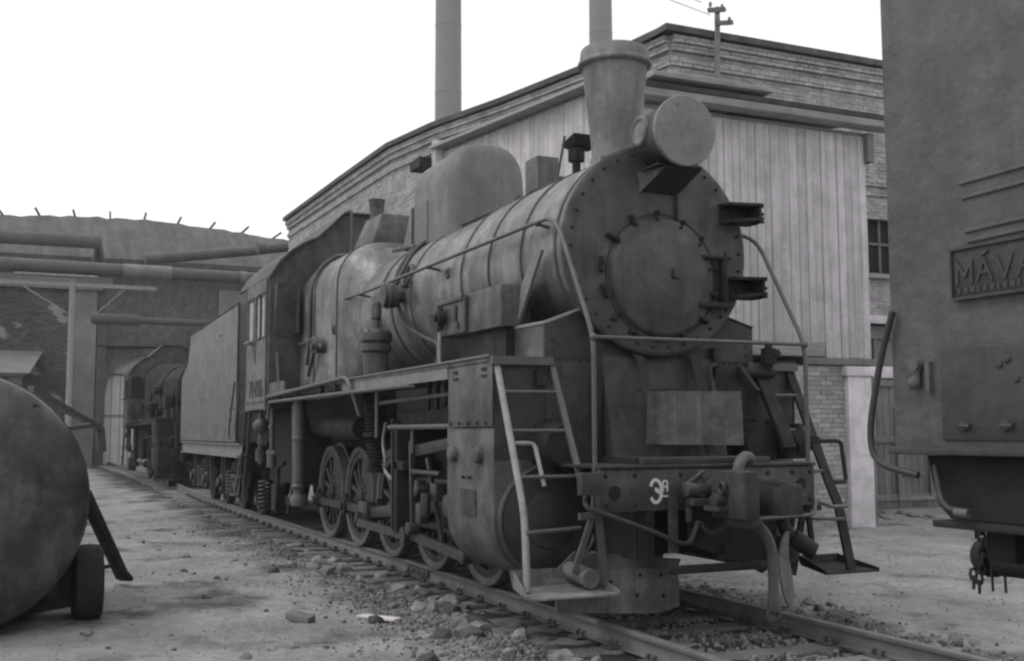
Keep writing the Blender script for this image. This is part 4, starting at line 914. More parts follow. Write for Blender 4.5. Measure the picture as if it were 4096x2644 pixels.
# corner ladders with step trays
def ladder(sg, pipe):
    Y = lambda v_: sg * v_
    st = [(-.90, Y(1.5), 2.08), (-.40, Y(1.52), 1.05), (-.30, Y(1.53), .86), (-.19, Y(1.56), .30)]
    lad = MB()
    if pipe: lad.tube(rounded(st, .15), .029, 10)
    else:
        for a, b in zip(st[:-1], st[1:]): lad.bar(a, Vector(b) + (Vector(b) - Vector(a)).normalized() * .02, .09, .03, (1, 0, .4))
    lo = lad.build('corner_ladder', 'pipe' if pipe else 'frame', loco)
    iy = 1.0 if sg < 0 else 1.13
    inner = MB()
    if pipe: inner.bar((-.87, Y(iy), 2.06), (-.36, Y(iy), 1.10), .05, .025, (1, 0, .4))
    else: inner.bar((-.87, Y(iy), 2.06), (-.50, Y(iy + .04), 1.36), .13, .05, (1, 0, .4))
    inner.build('inner_stringer', 'rail_pipe' if pipe else 'frame', lo)
    for z in (2.08, 1.84, 1.52, 1.155):
        t = (2.08 - z) / (2.08 - 1.05); x = -.90 + .50 * t
        MB().tube([(x, Y(1.5), z), (x + .03, Y(iy - .02), z)], .016, 8).build('rung', 'rail_pipe', lo)
    MB().tube([(-.24, Y(1.54), .74), (-.26, Y(1.06), .76)], .016, 8).build('rung', 'rail_pipe', lo)
    leg = MB()
    leg.bar((-.10, Y(.99), 1.10), (-.10, Y(1.0), .90), .10, .03, (1, 0, 0)); leg.bar((-.10, Y(1.0), .92), (-.16, Y(.90), .30), .055, .03, (1, 0, 0)); leg.bar((-.10, Y(1.02), .92), (-.2, Y(1.16), .42), .045, .03, (1, 0, 0))
    leg.bar((-.1, Y(.82), .88), (-.1, Y(1.16), .86), .04, .05)
    leg.build('step_hanger', 'rail_pipe' if pipe else 'frame', lo)
    a, b = sorted((Y(1.66), Y(.88))) if sg < 0 else (1.22, 1.80)
    tr = MB(); tr.hexa([(-.40, a + .08, .30), (-.40, b - .08, .30), (0.02, b, .265), (0.02, a, .265)], [(-.40, a + .08, .312), (-.40, b - .08, .312), (0.02, b, .28), (0.02, a, .28)])
    tr.hexa([(-.41, a + .08, .30), (-.41, b - .08, .30), (-.40, b - .08, .30), (-.40, a + .08, .30)], [(-.43, a + .06, .44), (-.43, b - .06, .44), (-.42, b - .06, .44), (-.42, a + .06, .44)])
    for yy in (a, b):
        s2 = .08 if yy == a else -.08
        tr.hexa([(-.40, yy + s2, .30), (.02, yy, .265), (.02, yy + .01, .265), (-.40, yy + s2 + .01, .30)], [(-.42, yy + s2, .44), (.02, yy, .30), (.02, yy + .01, .30), (-.42, yy + s2 + .01, .44)])
    if sg > 0: tr.v = [(x - .14, y, (.30 + (z - .30) * .6 if z > .32 else z) + .02) for x, y, z in tr.v]
    tr.build('step_tray', 'plow' if pipe else 'frame', lo)
    if sg < 0: MB().tube(rounded([(-.62, Y(1.51), 1.42), (-.60, Y(1.30), 1.42), (-.42, Y(1.30), 1.08)], .05), .018, 8).build('grab_loop', 'pipe', lo)
    else: MB().tube(rounded([(-.62, Y(1.52), 1.42), (-.58, Y(1.82), 1.42), (-.50, Y(1.80), 1.05), (-.45, Y(1.6), 1.05)], .05), .02, 8).build('grab_loop', 'frame', lo)
    MB().box(-.92, -.84, min(Y(1.56), Y(1.0)), max(Y(1.56), Y(1.0)), 2.07, 2.14).build('ladder_head', 'rail_pipe', lo)
ladder(-1, True); ladder(1, False)
for sg in (-1, 1): MB().box(-.90, -.82, sg * 1.12 - .04, sg * 1.12 + .04, 1.9, 2.03).build('hinge_block', 'frame', loco)

# plow plates, rail guards and stretcher
pl = MB()
fr = [(-1.19, .085), (-1.19, .42), (-.055, .38), (-.045, .065), (-.25, .02)]
pl.prism(fr, 'X', -.46, -.445)
pl.hexa([(-.46, -1.19, .42), (-.445, -1.19, .42), (-.445, -.055, .38), (-.46, -.055, .38)], [(-.40, -1.05, .565), (-.385, -1.05, .565), (-.385, -.06, .46), (-.40, -.06, .46)])
plo = pl.build('plow_plate', 'plow', loco)
mb = MB()
for y, z in ((-.42, .34), (-.22, .33), (-.45, .18), (-.2, .16), (-.7, .3)): mb.lathe([(.018, 0), (.012, .01), (0, .012)], (-.445, y, z), (1, 0, 0), 7, False)
mb.each('plow_bolt', 'frame', plo)
MB().bar((-.3, -.5, .95), (-.47, -.5, .40), .08, .04).build('plow_stay', 'frame', loco)
MB().loft([[(.14, .58 - w / 2 + o, z), (.14, .58 + w / 2 + o, z), (.17, .58 + w / 2 + o, z), (.17, .58 - w / 2 + o, z)] for w, o, z in ((.02, .03, .70), (.06, .0, .62), (.10, -.02, .48), (.12, 0, .34), (.10, .02, .22), (.05, .03, .13), (.02, .03, .10))]).build('rail_guard', 'plow', loco)
mb = MB(); mb.box(.1, .14, -.50, .42, .41, .475); mb.build('guard_bar', 'frame', loco, bevel=.005)
mb = MB(); mb.prism([(-.25, .90), (.55, .90), (.55, .42), (.45, .36), (.32, .43), (-.25, .62)], 'X', .0, .03); mb.box(-.14, .0, -.62, -.55, .45, .9); mb.box(-.14, .0, .55, .62, .45, .9); mb.box(-.5, -.45, -.6, .6, .5, .9)
mb.bar((.05, .1, .62), (.05, .12, .44), .08, .03, (1, 0, 0)); mb.bar((.06, .0, .52), (.06, .26, .50), .03, .04)
mb.build('front_stretcher', 'dark', loco)
mb = MB(); mb.tube(rounded([(.0, .66, .80), (.02, .72, .66), (.05, .86, .60), (.1, .90, .52)], .06), .055, 10); mb.cyl((.03, .76, .64), (.09, .92, .52), .075, 12); mb.cyl((-.45, .80, .5), (-.1, .82, .52), .12, 14)
mb.build('drain_cock', 'frame', loco)
MB().cyl((-.45, -1.08, .42), (-.12, -1.05, .38), .075, 14).build('drain_spout', 'plow', loco)

# frames, ashpan, ...
for sg in (-1, 1): MB().box(-9.8, -.14, sg * .6 - .03, sg * .6 + .03, .50, 1.30).build('main_frame', 'frame', loco)
MB().hexa([(-9.4, -.5, .45), (-6.4, -.5, .6), (-6.4, .5, .6), (-9.4, .5, .45)], [(-9.6, -.56, 1.5), (-6.6, -.56, 1.5), (-6.6, .56, 1.5), (-9.6, .56, 1.5)]).hexa([(-9.6, -.85, 1.5), (-6.4, -.85, 1.5), (-6.4, .85, 1.5), (-9.6, .85, 1.5)], [(-9.6, -1.02, 2.02), (-6.4, -1.0, 2.02), (-6.4, 1.0, 2.02), (-9.6, 1.02, 2.02)]).build('ashpan', 'soot_shade', loco)
MB().cyl((-8.1, -1.05, 1.60), (-6.2, -1.05, 1.56), .15, 20).build('air_reservoir', 'frame', loco)
MB().box(-6.4, -1.0, -.55, .55, 1.0, 2.05).build('frame_stretchers', 'dark', loco)
dp = MB(); dp.lathe([(.07, 0), (.075, .12), (.10, .13), (.105, .16), (.085, .18), (.082, .8), (.10, .81), (.10, .85), (.09, .86), (.085, 1.4)], (-8.2, -1.4, .60), (0, 0, 1), 16); dp.build('ash_ejector_pipe', 'rail_pipe', loco)
MB().tube([(-8.5, -1.42, 1.9), (-8.42, -1.42, 1.2), (-8.3, -1.42, .7)], .022, 8).build('drain_line', 'rail_pipe', loco)
MB().lathe([(.12, 0), (.13, .1), (.10, .16)], (-8.22, -1.38, .48), (0, 0, 1), 14).build('pipe_foot', 'rail_pipe', loco)
# wheels
def wheel_mesh():
    mb = MB(); r = .58
    mb.lathe([(.12, -.02), (.12, .10), (.09, .12), (0, .12)], (0, 0, 0), (0, -1, 0), 20)
    mb.lathe([(.50, .01), (.58, .01), (.58, .09), (.50, .09), (.50, .01)], (0, 0, 0), (0, -1, 0), 44, False)
    for k in range(13):
        a = 2 * math.pi * k / 13; d = Vector((math.cos(a), 0, math.sin(a)))
        mb.bar(d * .10 + Vector((0, -.055, 0)), d * .52 + Vector((0, -.05, 0)), .06, .045, (0, 1, 0))
    a0 = R(28)
    pts = [(math.cos(a0 + R(t)) * .505, math.sin(a0 + R(t)) * .505) for t in range(-58, 59, 8)] + [(math.cos(a0 + R(t)) * .27, math.sin(a0 + R(t)) * .27) for t in range(40, -41, -20)]
    mb.prism(pts, 'Y', -.02, -.088)
    pa = a0 + math.pi; mb.bar((0, -.06, 0), (math.cos(pa) * .3, -.06, math.sin(pa) * .3), .2, .07, (0, 1, 0)); mb.cyl((math.cos(pa) * .3, -.04, math.sin(pa) * .3), (math.cos(pa) * .3, -.2, math.sin(pa) * .3), .07, 14)
    return mb.mesh('driving_wheel', 'wheel')
WC = wheel_mesh()
TY = MB().lathe([(.575, .0), (.575, .10), (.60, .115), (.652, .115), (.658, .105), (.664, -.01), (.692, -.018), (.694, -.035), (.675, -.045), (.575, -.045), (.575, 0)], (0, 0, 0), (0, -1, 0), 56, False).mesh('tyre', 'tyre')
PINX, PINZ = .3 * math.cos(R(208)), .3 * math.sin(R(208))
axles = [-2.67 - 1.445 * k for k in range(5)]
for ax_ in axles:
    for sg in (-1, 1):
        wh = link('driving_wheel', WC, loco, (ax_, sg * .755, .66))
        if sg > 0: wh.rotation_euler = (0, 0, math.pi)
        link('tyre', TY, wh)
    MB().cyl((ax_, -.7, .66), (ax_, .7, .66), .09, 12).build('axle', 'frame', loco)
def rod_prof(p0, p1, y, w, h, mb): mb.bar((p0[0], y, p0[1]), (p1[0], y, p1[1]), w, h, (0, 0, 1))
pz = .66 + PINZ
cr_ = MB()
for a, b in zip(axles[:-1], axles[1:]): rod_prof((a + PINX, pz), (b + PINX, pz), -.96, .045, .10, cr_)
for a in axles: cr_.cyl((a + PINX, -.92, pz), (a + PINX, -1.02, pz), .105, 18); cr_.cyl((a + PINX, -1.02, pz), (a + PINX, -1.06, pz), .06, 12); cr_.box(a + PINX - .03, a + PINX + .03, -.99, -.93, pz + .09, pz + .17)
cr_.build('coupling_rod', 'rod', loco)
mn = MB(); rod_prof((axles[2] + PINX, pz), (-3.0, .78), -1.10, .05, .13, mn); mn.cyl((axles[2] + PINX, -1.04, pz), (axles[2] + PINX, -1.18, pz), .15, 18); mn.box(axles[2] + PINX - .17, axles[2] + PINX + .17, -1.17, -1.05, pz - .14, pz + .14)
mn.build('connecting_rod', 'rod', loco, bevel=.006)
ec = MB(); rod_prof((axles[2] + PINX + .05, pz - .1), (-3.95, .40), -1.24, .04, .09, ec); ec.bar((axles[2] + PINX, -1.2, pz), (axles[2] + PINX + .05, -1.24, pz - .12), .08, .08, (0, 1, 0)); rod_prof((-3.95, .42), (-2.3, .33), -1.2, .05, .1, ec)
ec.cyl((-3.95, -1.18, .41), (-3.95, -1.29, .41), .09, 12); ec.build('eccentric_rod', 'rod', loco)
cd = MB(); cd.box(-3.35, -2.85, -1.14, -.98, .66, .92); cd.box(-3.2, -3.0, -1.16, -.98, .55, 1.0); cd.cyl((-2.9, -1.05, .78), (-1.95, -1.05, .78), .045, 12); cd.build('crosshead', 'rod', loco, bevel=.01)
gd = MB(); gd.box(-4.1, -1.96, -1.12, -1.0, .96, 1.03); gd.box(-4.1, -1.96, -1.12, -1.0, .50, .56); gd.each('guide_bar', 'rod', loco, bevel=.006)
mo = MB(); mo.box(-4.22, -4.10, -1.30, -.6, .42, 1.62); mo.box(-4.25, -1.97, -1.25, -1.15, 1.60, 1.74); mo.box(-4.2, -3.9, -1.3, -.9, 1.1, 1.2); mo.build('motion_bracket', 'frame', loco, bevel=.01)
MB().box(-4.24, -4.21, -1.32, -1.22, .45, 1.66).build('bracket_flange', 'rod', loco)
vg = MB()
vg.bar((-3.75, -1.25, 1.42), (-3.68, -1.25, .50), .05, .06, (0, 1, 0)); vg.bar((-3.2, -1.27, 1.25), (-2.95, -1.2, .42), .055, .04, (0, 1, 0)); vg.bar((-2.35, -1.3, 1.08), (-2.15, -1.26, .36), .06, .05, (0, 1, 0)); vg.cyl((-2.15, -1.22, .36), (-2.15, -1.32, .36), .07, 12); vg.cyl((-3.69, -1.2, .50), (-3.69, -1.32, .50), .07, 12)
vg.each('combination_lever', 'rod', loco, bevel=.006)
vg = MB(); vg.bar((-3.9, -1.2, 1.30), (-2.2, -1.2, 1.44), .06, .12); vg.cyl((-2.25, -1.2, 1.44), (-1.9, -1.15, 1.43), .05, 12); vg.build('radius_rod', 'rod', loco, bevel=.006)
vg = MB(); vg.cyl((-3.6, -1.3, 1.10), (-2.75, -1.3, 1.10), .028, 12); vg.box(-3.4, -3.25, -1.33, -1.22, .58, .78); vg.box(-3.05, -2.88, -1.3, -1.2, .82, 1.0); vg.box(-3.38, -3.3, -1.35, -1.25, .86, 1.02); vg.cyl((-3.32, -1.2, .92), (-3.32, -1.36, .92), .06, 12); vg.cyl((-2.6, -1.3, .8), (-2.6, -1.16, .8), .11, 14); vg.torus((-2.25, -1.25, 1.3), (0, 1, 0), .12, .03, 18); vg.cyl((-3.05, -1.34, .68), (-3.05, -1.34, .9), .05, 10)
vg.build('valve_gear_link', 'rod', loco, bevel=.006)
for (p0, p1, r) in (((-4.0, -1.42, 1.565), (-1.97, -1.42, 1.565), .028), ((-4.3, -1.45, 1.83), (-1.97, -1.35, 1.88), .022), ((-4.2, -1.5, 1.45), (-4.2, -1.5, 2.1), .022), ((-3.3, -1.4, 1.3), (-3.3, -1.4, 1.56), .02)):
    MB().cyl(p0, p1, r, 8).build('stay_rod', 'rail_pipe', loco)
lv = MB()
for k in range(7): x_ = -3.6 + k * .26; lv.bar((x_, -1.1, 2.05), (x_ + .08, -1.15, 1.68 + .05 * (k % 3)), .05, .03, (0, 1, 0))
lv.torus((-2.4, -1.3, 1.80), (0, 1, 0), .1, .02, 14); lv.each('reversing_link', 'rod', loco)
# splash plates and springs over the wheels
for ax_ in axles[2:]:
    sp_ = MB()
    for k in range(6): sp_.box(ax_ - .5 + k * .07, ax_ + .5 - k * .07, -.70, -.62, 1.40 + k * .013, 1.412 + k * .013)
    sp_.build('leaf_spring', 'frame', loco)
wv = MB().tube(rounded([(-4.5, -1.3, 1.62), (-4.62, -1.3, 1.4), (-4.5, -1.3, 1.2), (-4.6, -1.28, 1.08), (-4.3, -1.28, .98)], .1), .02, 6).build('oil_line', 'pipe', loco)
# cab steps and under-cab fittings
cst = MB()
for x_ in (-11.85, -11.45): cst.bar((x_ + .25, -1.5, 1.85), (x_ - .1, -1.52, .45), .05, .03, (0, 1, 0))
for z in (1.1, .75): cst.box(-11.95 + (z - .45) * .25, -11.5 + (z - .45) * .25, -1.62, -1.45, z, z + .02)
cst.build('cab_steps', 'frame', loco)
mb = MB(); mb.ball((-10.6, -1.45, 1.62), .13, 14, 8); mb.cyl((-10.6, -1.45, 1.0), (-10.6, -1.45, 1.85), .04, 10); mb.cyl((-10.6, -1.45, 1.05), (-10.6, -1.45, 1.25), .08, 12); mb.cyl((-10.75, -1.45, 1.35), (-10.45, -1.45, 1.35), .03, 8); mb.torus((-10.45, -1.45, 1.35), (1, 0, 0), .06, .014)
mb.build('injector', 'paint', loco)
mb = MB(); mb.cyl((-9.75, -1.45, 1.2), (-9.75, -1.45, 1.85), .035, 10); mb.cyl((-9.75, -1.45, .98), (-9.75, -1.45, 1.25), .075, 12); mb.cyl((-10.0, -1.45, 1.2), (-9.5, -1.45, 1.2), .035, 10); mb.tube(rounded([(-9.9, -1.45, 1.6), (-9.6, -1.47, 1.62), (-9.55, -1.5, 1.88)], .06), .03, 8)
mb.build('injector_valve', 'rail_pipe', loco)
def coil(mb, x, y, z0, z1, r, n, th): mb.tube([(x + r * math.cos(2 * math.pi * t / 10), y + r * math.sin(2 * math.pi * t / 10), z0 + (z1 - z0) * t / (10 * n)) for t in range(10 * n + 1)], th, 6)
mb = MB(); coil(mb, -11.0, -1.3, .25, .72, .085, 7, .02); mb.build('coil_spring', 'rod', loco)
mb = MB(); mb.tube(rounded([(-9.9, -1.3, .3), (-9.6, -1.4, .35), (-9.5, -1.4, 1.0), (-9.3, -1.35, 1.05)], .1), .035, 8); mb.box(-10.2, -9.9, -1.35, -1.2, .3, .7); mb.bar((-9.2, -1.3, .3), (-8.75, -1.3, .9), .06, .05)
mb.build('brake_rigging', 'frame', loco)
MB().box(-12.0, -9.6, -1.0, 1.0, .7, 1.85).build('rear_frame', 'soot_shade', loco)

# ------------------------------------------------------------------ tender behind the locomotive
def make_tender(label):
    t = thing('tender', label, 'tender', (-16, 0, -.17))
    tk = link('tank', MB().prism([(-12.7, 1.34), (-12.7, 3.86), (-18.58, 3.74), (-18.87, 3.17), (-19.86, 2.80), (-19.86, 1.34)], 'Y', -1.45, 1.45).mesh('tank', 'tender', bevel=.015), t)
    mb = MB(); mb.tube([(-12.7, -1.455, 1.36), (-12.7, -1.455, 3.85)], .02, 6); mb.tube([(-12.7, -1.455, 3.86), (-18.58, -1.455, 3.74), (-18.87, -1.455, 3.17), (-19.86, -1.455, 2.8)], .016, 6); mb.box(-12.9, -12.71, -1.40, 1.4, 1.3, 3.6)
    mb.build('tank_beading', 'cabfront', tk)
    mb = MB()
    for x_, z_ in ((-13.4, 1.95), (-13.25, 1.75), (-12.98, 1.95), (-14.5, 3.4), (-16.5, 2.2)): mb.cyl((x_, -1.45, z_), (x_, -1.465, z_), .022, 8)
    mb.each('tank_bolt', 'frame', tk)
    sl = MB(); sl.box(-19.5, -12.2, -1.44, -1.41, 1.08, 1.31); sl.box(-19.5, -12.2, -1.50, -1.41, 1.30, 1.32); sl.box(-19.5, -12.2, -1.50, -1.41, 1.07, 1.09); sl.build('sill', 'sill', t)
    sl = MB(); sl.box(-19.9, -12.1, -1.40, 1.44, 1.10, 1.335); sl.box(-12.2, -12.05, -1.4, 1.4, .85, 1.3); sl.box(-20.0, -19.9, -1.4, 1.4, .85, 1.3); sl.build('underframe', 'frame', t)
    WH = MB().lathe([(0, .12), (.1, .12), (.12, .04), (.40, .03), (.45, .10), (.52, .10), (.525, -.02), (.55, -.03), (.55, -.05), (0, -.05)], (0, 0, 0), (0, -1, 0), 32).mesh('wheel', 'wheel')
    for cx in (-14.3, -17.9):
        bg_ = link('bogie', MB().box(cx - 1.3, cx + 1.3, -1.15, -1.06, .52, .78).box(cx - 1.3, cx + 1.3, 1.06, 1.15, .52, .78).box(cx - .25, cx + .25, -1.2, 1.2, .6, .95).mesh('bogie', 'frame', bevel=.01), t)
        for dx in (-.88, .88):
            for sg in (-1, 1):
                w = link('wheel', WH, bg_, (cx + dx, sg * .76, .525))
                if sg > 0: w.rotation_euler = (0, 0, math.pi)
            mb = MB(); mb.box(cx + dx - .14, cx + dx + .14, -1.30, -1.12, .38, .68); mb.cyl((cx + dx, -1.3, .53), (cx + dx, -1.36, .53), .1, 12)
            mb.build('axle_box', 'rod', bg_, bevel=.015)
            mb = MB()
            for s2 in (-1, 1): mb.bar((cx + dx + s2 * .34, -1.2, .30), (cx + dx + s2 * .20, -1.2, 1.02), .06, .09, (0, 1, 0))
            mb.each('pedestal', 'tyre', bg_)
        mb = MB(); coil(mb, cx, -1.22, .32, .78, .10, 7, .022); coil(mb, cx + .30, -1.22, .32, .72, .08, 7, .02); mb.each('coil_spring', 'rod', bg_)
        mb = MB(); mb.bar((cx - .6, -1.25, 1.05), (cx - .75, -1.25, .35), .05, .03, (0, 1, 0)); mb.bar((cx + .55, -1.25, 1.05), (cx + .45, -1.25, .3), .05, .03, (0, 1, 0)); mb.each('brake_hanger', 'rod', bg_)
    st = MB()
    for x_ in (-12.35, -12.05): st.bar((x_ + .1, -1.45, 1.15), (x_ - .25, -1.48, .38), .045, .03, (0, 1, 0))
    st.box(-12.55, -12.1, -1.6, -1.42, .42, .44); st.box(-12.4, -12.0, -1.6, -1.42, .75, .77); st.build('front_steps', 'rail_pipe', t)
    MB().tube(rounded([(-13.15, -1.5, 1.40), (-13.1, -1.52, 1.6), (-12.5, -1.54, 2.42)], .1), .018, 8).build('grab_rail', 'rail_pipe', t)
    MB().tube(rounded([(-12.6, -1.48, 1.35), (-12.55, -1.5, 1.6), (-12.15, -1.52, 2.4)], .1), .018, 8).build('grab_rail', 'rail_pipe', t)
    MB().hexa([(-18.5, -1.2, 3.74), (-12.8, -1.2, 3.86), (-12.8, 1.2, 3.86), (-18.5, 1.2, 3.74)], [(-18.0, -.3, 4.0), (-13.0, -.3, 4.2), (-13.0, .5, 4.2), (-18.0, .5, 4.0)]).build('coal_load', 'dark', t)
    return t
make_tender('grey streaked tender coupled behind the locomotive with capped headlamp')

# ------------------------------------------------------------------ a second locomotive of the kind behind the tender
SKIP = {'smokestack', 'dome_casing', 'casing_seam', 'casing_gusset', 'turret_hood', 'vent_pipe', 'whistle_pipe', 'headlamp', 'lamp_shelf', 'shelf_gusset', 'shelf_shade_plate', 'lamp_conduit', 'sand_funnel', 'relief_valve', 'funnel_stay', 'generator_box', 'top_pipe', 'lamp_foot', 'rivet', 'panel_rivet', 'cover_stud', 'beam_rivet', 'beam_hole', 'plow_bolt', 'cab_number', 'painted_class_mark', 'worn_emblem', 'bolt', 'door_clamp', 'beam_rivets', 'plow_bolts', 'rivet_line', 'streaked_sheet', 'sheet_prop', 'lens_cover'}
loco2 = thing('steam_locomotive', 'second dark locomotive with rounded cab roof standing between the tender and arched gateway', 'steam locomotive', (-27, .45, -.17))
def base_name(o): return o.name.split('.')[0]
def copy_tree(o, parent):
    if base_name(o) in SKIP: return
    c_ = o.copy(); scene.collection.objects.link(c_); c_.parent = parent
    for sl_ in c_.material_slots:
        sl_.link = 'OBJECT'; sl_.material = MT['cabfront'] if base_name(o) in ('cab', 'cab_roof', 'cab_side') else MT['frame']  # darker copies: missing occlusion is painted into their colour
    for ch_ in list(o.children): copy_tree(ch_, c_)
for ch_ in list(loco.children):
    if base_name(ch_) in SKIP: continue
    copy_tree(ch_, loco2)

# ------------------------------------------------------------------ tender end standing on the same track nearest the viewer
mv = thing('tender', 'lumpy bitumen coated tender with cast maker plate and hanging coupler chain', 'tender', (6, 0, -.17))
SX, SY = 3.63, -1.5
tk = link('tank', MB().box(SX, 10.9, SY, 1.5, 1.42, 3.85).mesh('tank', 'skin', bevel=.012), mv)
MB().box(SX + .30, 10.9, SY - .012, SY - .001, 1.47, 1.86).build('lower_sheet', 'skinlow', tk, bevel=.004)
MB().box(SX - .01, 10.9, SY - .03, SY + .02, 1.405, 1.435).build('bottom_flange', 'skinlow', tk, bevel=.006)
mb = MB()
for k in range(4):
    for dz in (0,): mb.lathe([(.026, 0), (.022, .012), (0, .016)], (SX + .42 + k * .22, SY - .012, 1.53), (0, -1, 0), 10, False); mb.cyl((SX + .40 + k * .22, SY - .02, 1.528), (SX + .46 + k * .22, SY - .02, 1.528), .012, 6)
for x_, z_ in ((SX + .62, 1.78), (SX + .7, 1.72), (SX + .66, 1.8)): mb.lathe([(.02, 0), (.015, .008), (0, .01)], (x_, SY - .012, z_), (0, -1, 0), 8, False)
mb.each('sheet_bolt', 'skinlow', tk)
mb = MB(); mb.cyl((SX + .17, SY, 1.80), (SX + .17, SY - .04, 1.80), .03, 10); mb.cyl((SX + .17, SY - .02, 1.70), (SX + .17, SY - .02, 1.80), .018, 8); mb.ball((SX + .165, SY - .03, 1.72), .03, 10, 6); mb.box(SX + .225, SX + .25, SY - .025, SY, 1.68, 1.81)
mb.build('rail_eye', 'skin', tk)
nb = MB()
for z_, a, b in ((2.565, .44, .80), (2.50, .45, .81), (2.355, .46, .84), (2.31, .47, .85)):
    nb.hexa([(SX + a, SY - .010, z_ - .010), (SX + a, SY + .01, z_ - .010), (SX + b, SY + .01, z_ - .004), (SX + b, SY - .012, z_ - .004)], [(SX + a, SY - .008, z_ + .006), (SX + a, SY + .01, z_ + .006), (SX + b, SY + .01, z_ + .010), (SX + b, SY - .012, z_ + .010)])
nb.box(SX + .79, SX + .80, SY - .012, SY, 2.49, 2.57)
nb.build('raised_number_frame', 'skin', tk, bevel=.004)
PX0 = SX + .395
pt = MB().box(PX0, PX0 + .62, SY - .022, SY - .001, 2.06, 2.285).build('maker_plate', 'cast', tk, bevel=.004)
mb = MB(); mb.box(PX0, PX0 + .62, SY - .032, SY - .022, 2.06, 2.072); mb.box(PX0, PX0 + .62, SY - .032, SY - .022, 2.273, 2.285); mb.box(PX0, PX0 + .01, SY - .032, SY - .022, 2.072, 2.273); mb.box(PX0 + .61, PX0 + .62, SY - .032, SY - .022, 2.072, 2.273)
mb.build('plate_rim', 'castraise', pt)
lt_ = MB(); write(lt_, 'MAVAG', PX0 + .035, 2.13, .078, .09, .026, lambda u, v_, d: (u, SY - .022 - d, v_), .013, .005)
strokes(lt_, [[(PX0 + .17, 2.236), (PX0 + .20, 2.252)]], lambda u, v_, d: (u, SY - .022 - d, v_), .010, .006)
for k in range(16): lt_.box(PX0 + .035 + k * .034, PX0 + .05 + k * .034 + .004 * (k % 3), SY - .026, SY - .022, 2.085, 2.11)
lt_.build('cast_letters', 'castraise', pt)
# curved underside and sill
ub = MB()
prof = [(SX + .12, 1.40), (SX + .14, 1.30), (SX + .18, 1.18), (SX + .24, 1.13), (10.8, 1.13), (10.8, 1.40)]
ub.prism(prof, 'Y', SY + .08, 1.4); ub.build('underframe', 'dark', mv)
MB().box(SX + .21, 10.8, SY + .0, SY + .25, 1.095, 1.125).build('sill_flange', 'frame', mv, bevel=.006)
MB().tube(rounded([(SX + .05, SY - .03, 2.05), (SX - .02, SY - .04, 1.86), (SX - .115, SY - .04, 1.52), (SX - .09, SY - .04, 1.36), (SX + .14, SY + .0, 1.315)], .12), .0155, 10).build('grab_rail', 'wheel', mv)
MB().tube(rounded([(SX + .20, SY + .04, 1.36), (SX + .24, SY + .02, 1.24), (SX + .30, SY - .01, 1.18), (SX + .44, SY - .02, 1.165)], .06), .014, 10).build('drain_pipe', 'wheel', mv)
MB().cyl((SX + .37, SY - .022, 1.168), (SX + .44, SY - .022, 1.165), .02, 10).build('drain_nut', 'rail_pipe', mv)
cp2 = MB(); cp2.box(2.9, 3.6, -.14, .1, .90, 1.12); cp2.box(2.86, 3.10, -.12, .08, .86, 1.15); cp2.cyl((2.95, -.1, .80), (3.6, -.1, .82), .10, 14); cp2.ball((2.78, .0, .79), .12, 16, 10); cp2.cyl((2.78, 0, .79), (3.0, 0, .80), .095, 14); cp2.cyl((3.05, -.15, .75), (3.05, -.15, .98), .03, 8)
cp2.box(2.86, 3.05, -.1, .1, .72, 1.10)
cp2.build('coupler', 'frame', mv, bevel=.01)
MB().box(3.95, 4.1, -1.3, 1.45, .95, 1.13).build('headstock', 'dark', mv)
for x0, y0, z0, z1, k in ((2.80, -.14, 1.10, .90, 0), (2.83, -.13, 1.12, .66, 1), (2.76, -.13, .72, .60, 2), (2.80, -.13, .70, .58, 3)):
    chain([(x0, y0, z0), (x0 + .01, y0 - .01, (z0 + z1) / 2), (x0, y0, z1)], 'coupler_chain', mv, 'frame', .055, .009)
mb = MB()
for x_, y_ in ((2.92, -.16), (3.0, -.15), (3.15, -.14)): mb.tube([(x_, y_, .78), (x_ + .005, y_, .62)], .008, 5)
mb.each('hanging_wire', 'frame', mv)
for cx in (5.6, 6.9, 8.4, 9.7):
    for sg in (-1, 1): MB().lathe([(0, .12), (.12, .10), (.42, .03), (.52, .10), (.525, -.03), (.55, -.04), (0, -.05)], (cx, sg * .78, .525), (0, sg, 0), 28).build('wheel', 'wheel', mv)
MB().box(4.9, 10.4, -1.2, -1.08, .5, .8).box(4.9, 10.4, 1.08, 1.2, .5, .8).box(5.6, 9.8, -1.1, 1.1, .8, 1.12).build('bogie_frame', 'frame', mv)

# ------------------------------------------------------------------ wheeled tank at the edge of the yard
tt_ = thing('tank_trailer', 'stained round tank on small rubber wheels with drawbar resting on the dirt', 'tank trailer', (-4.2, -5.5, -.17))
TC = Vector((0, -5.625, .94)); TR = 1.10
def ring(r, x): return [(x, TC.y + r * math.cos(2 * math.pi * i / 64), TC.z + r * math.sin(2 * math.pi * i / 64)) for i in range(64)]
shell = MB().loft([ring(.02, -2.42)] + [ring(TR * math.sin(R(a)), -2.75 + .33 * math.cos(R(a))) for a in (10, 22, 34, 46, 58, 68, 78, 90)] + [ring(TR, -5.3)] + [ring(TR * math.cos(R(a)), -5.3 - .33 * math.sin(R(a))) for a in (20, 40, 60, 80)]).build('tank', 'tank', tt_)
MB().loft([ring(TR + .012, -2.80), ring(TR + .012, -2.88)]).build('shell_hoop', 'tank', shell)
MB().lathe([(.38, -.05), (.38, .05), (.34, .07), (0, .09)], (-2.50, TC.y - .05, TC.z + .24), (1, 0, .12), 40).build('manhole', 'tank', shell)
MB().torus((-2.44, TC.y - .05, TC.z + .24), (1, 0, .12), .35, .025, 40, 6).build('manhole_rim', 'frame', shell)
mb = MB()
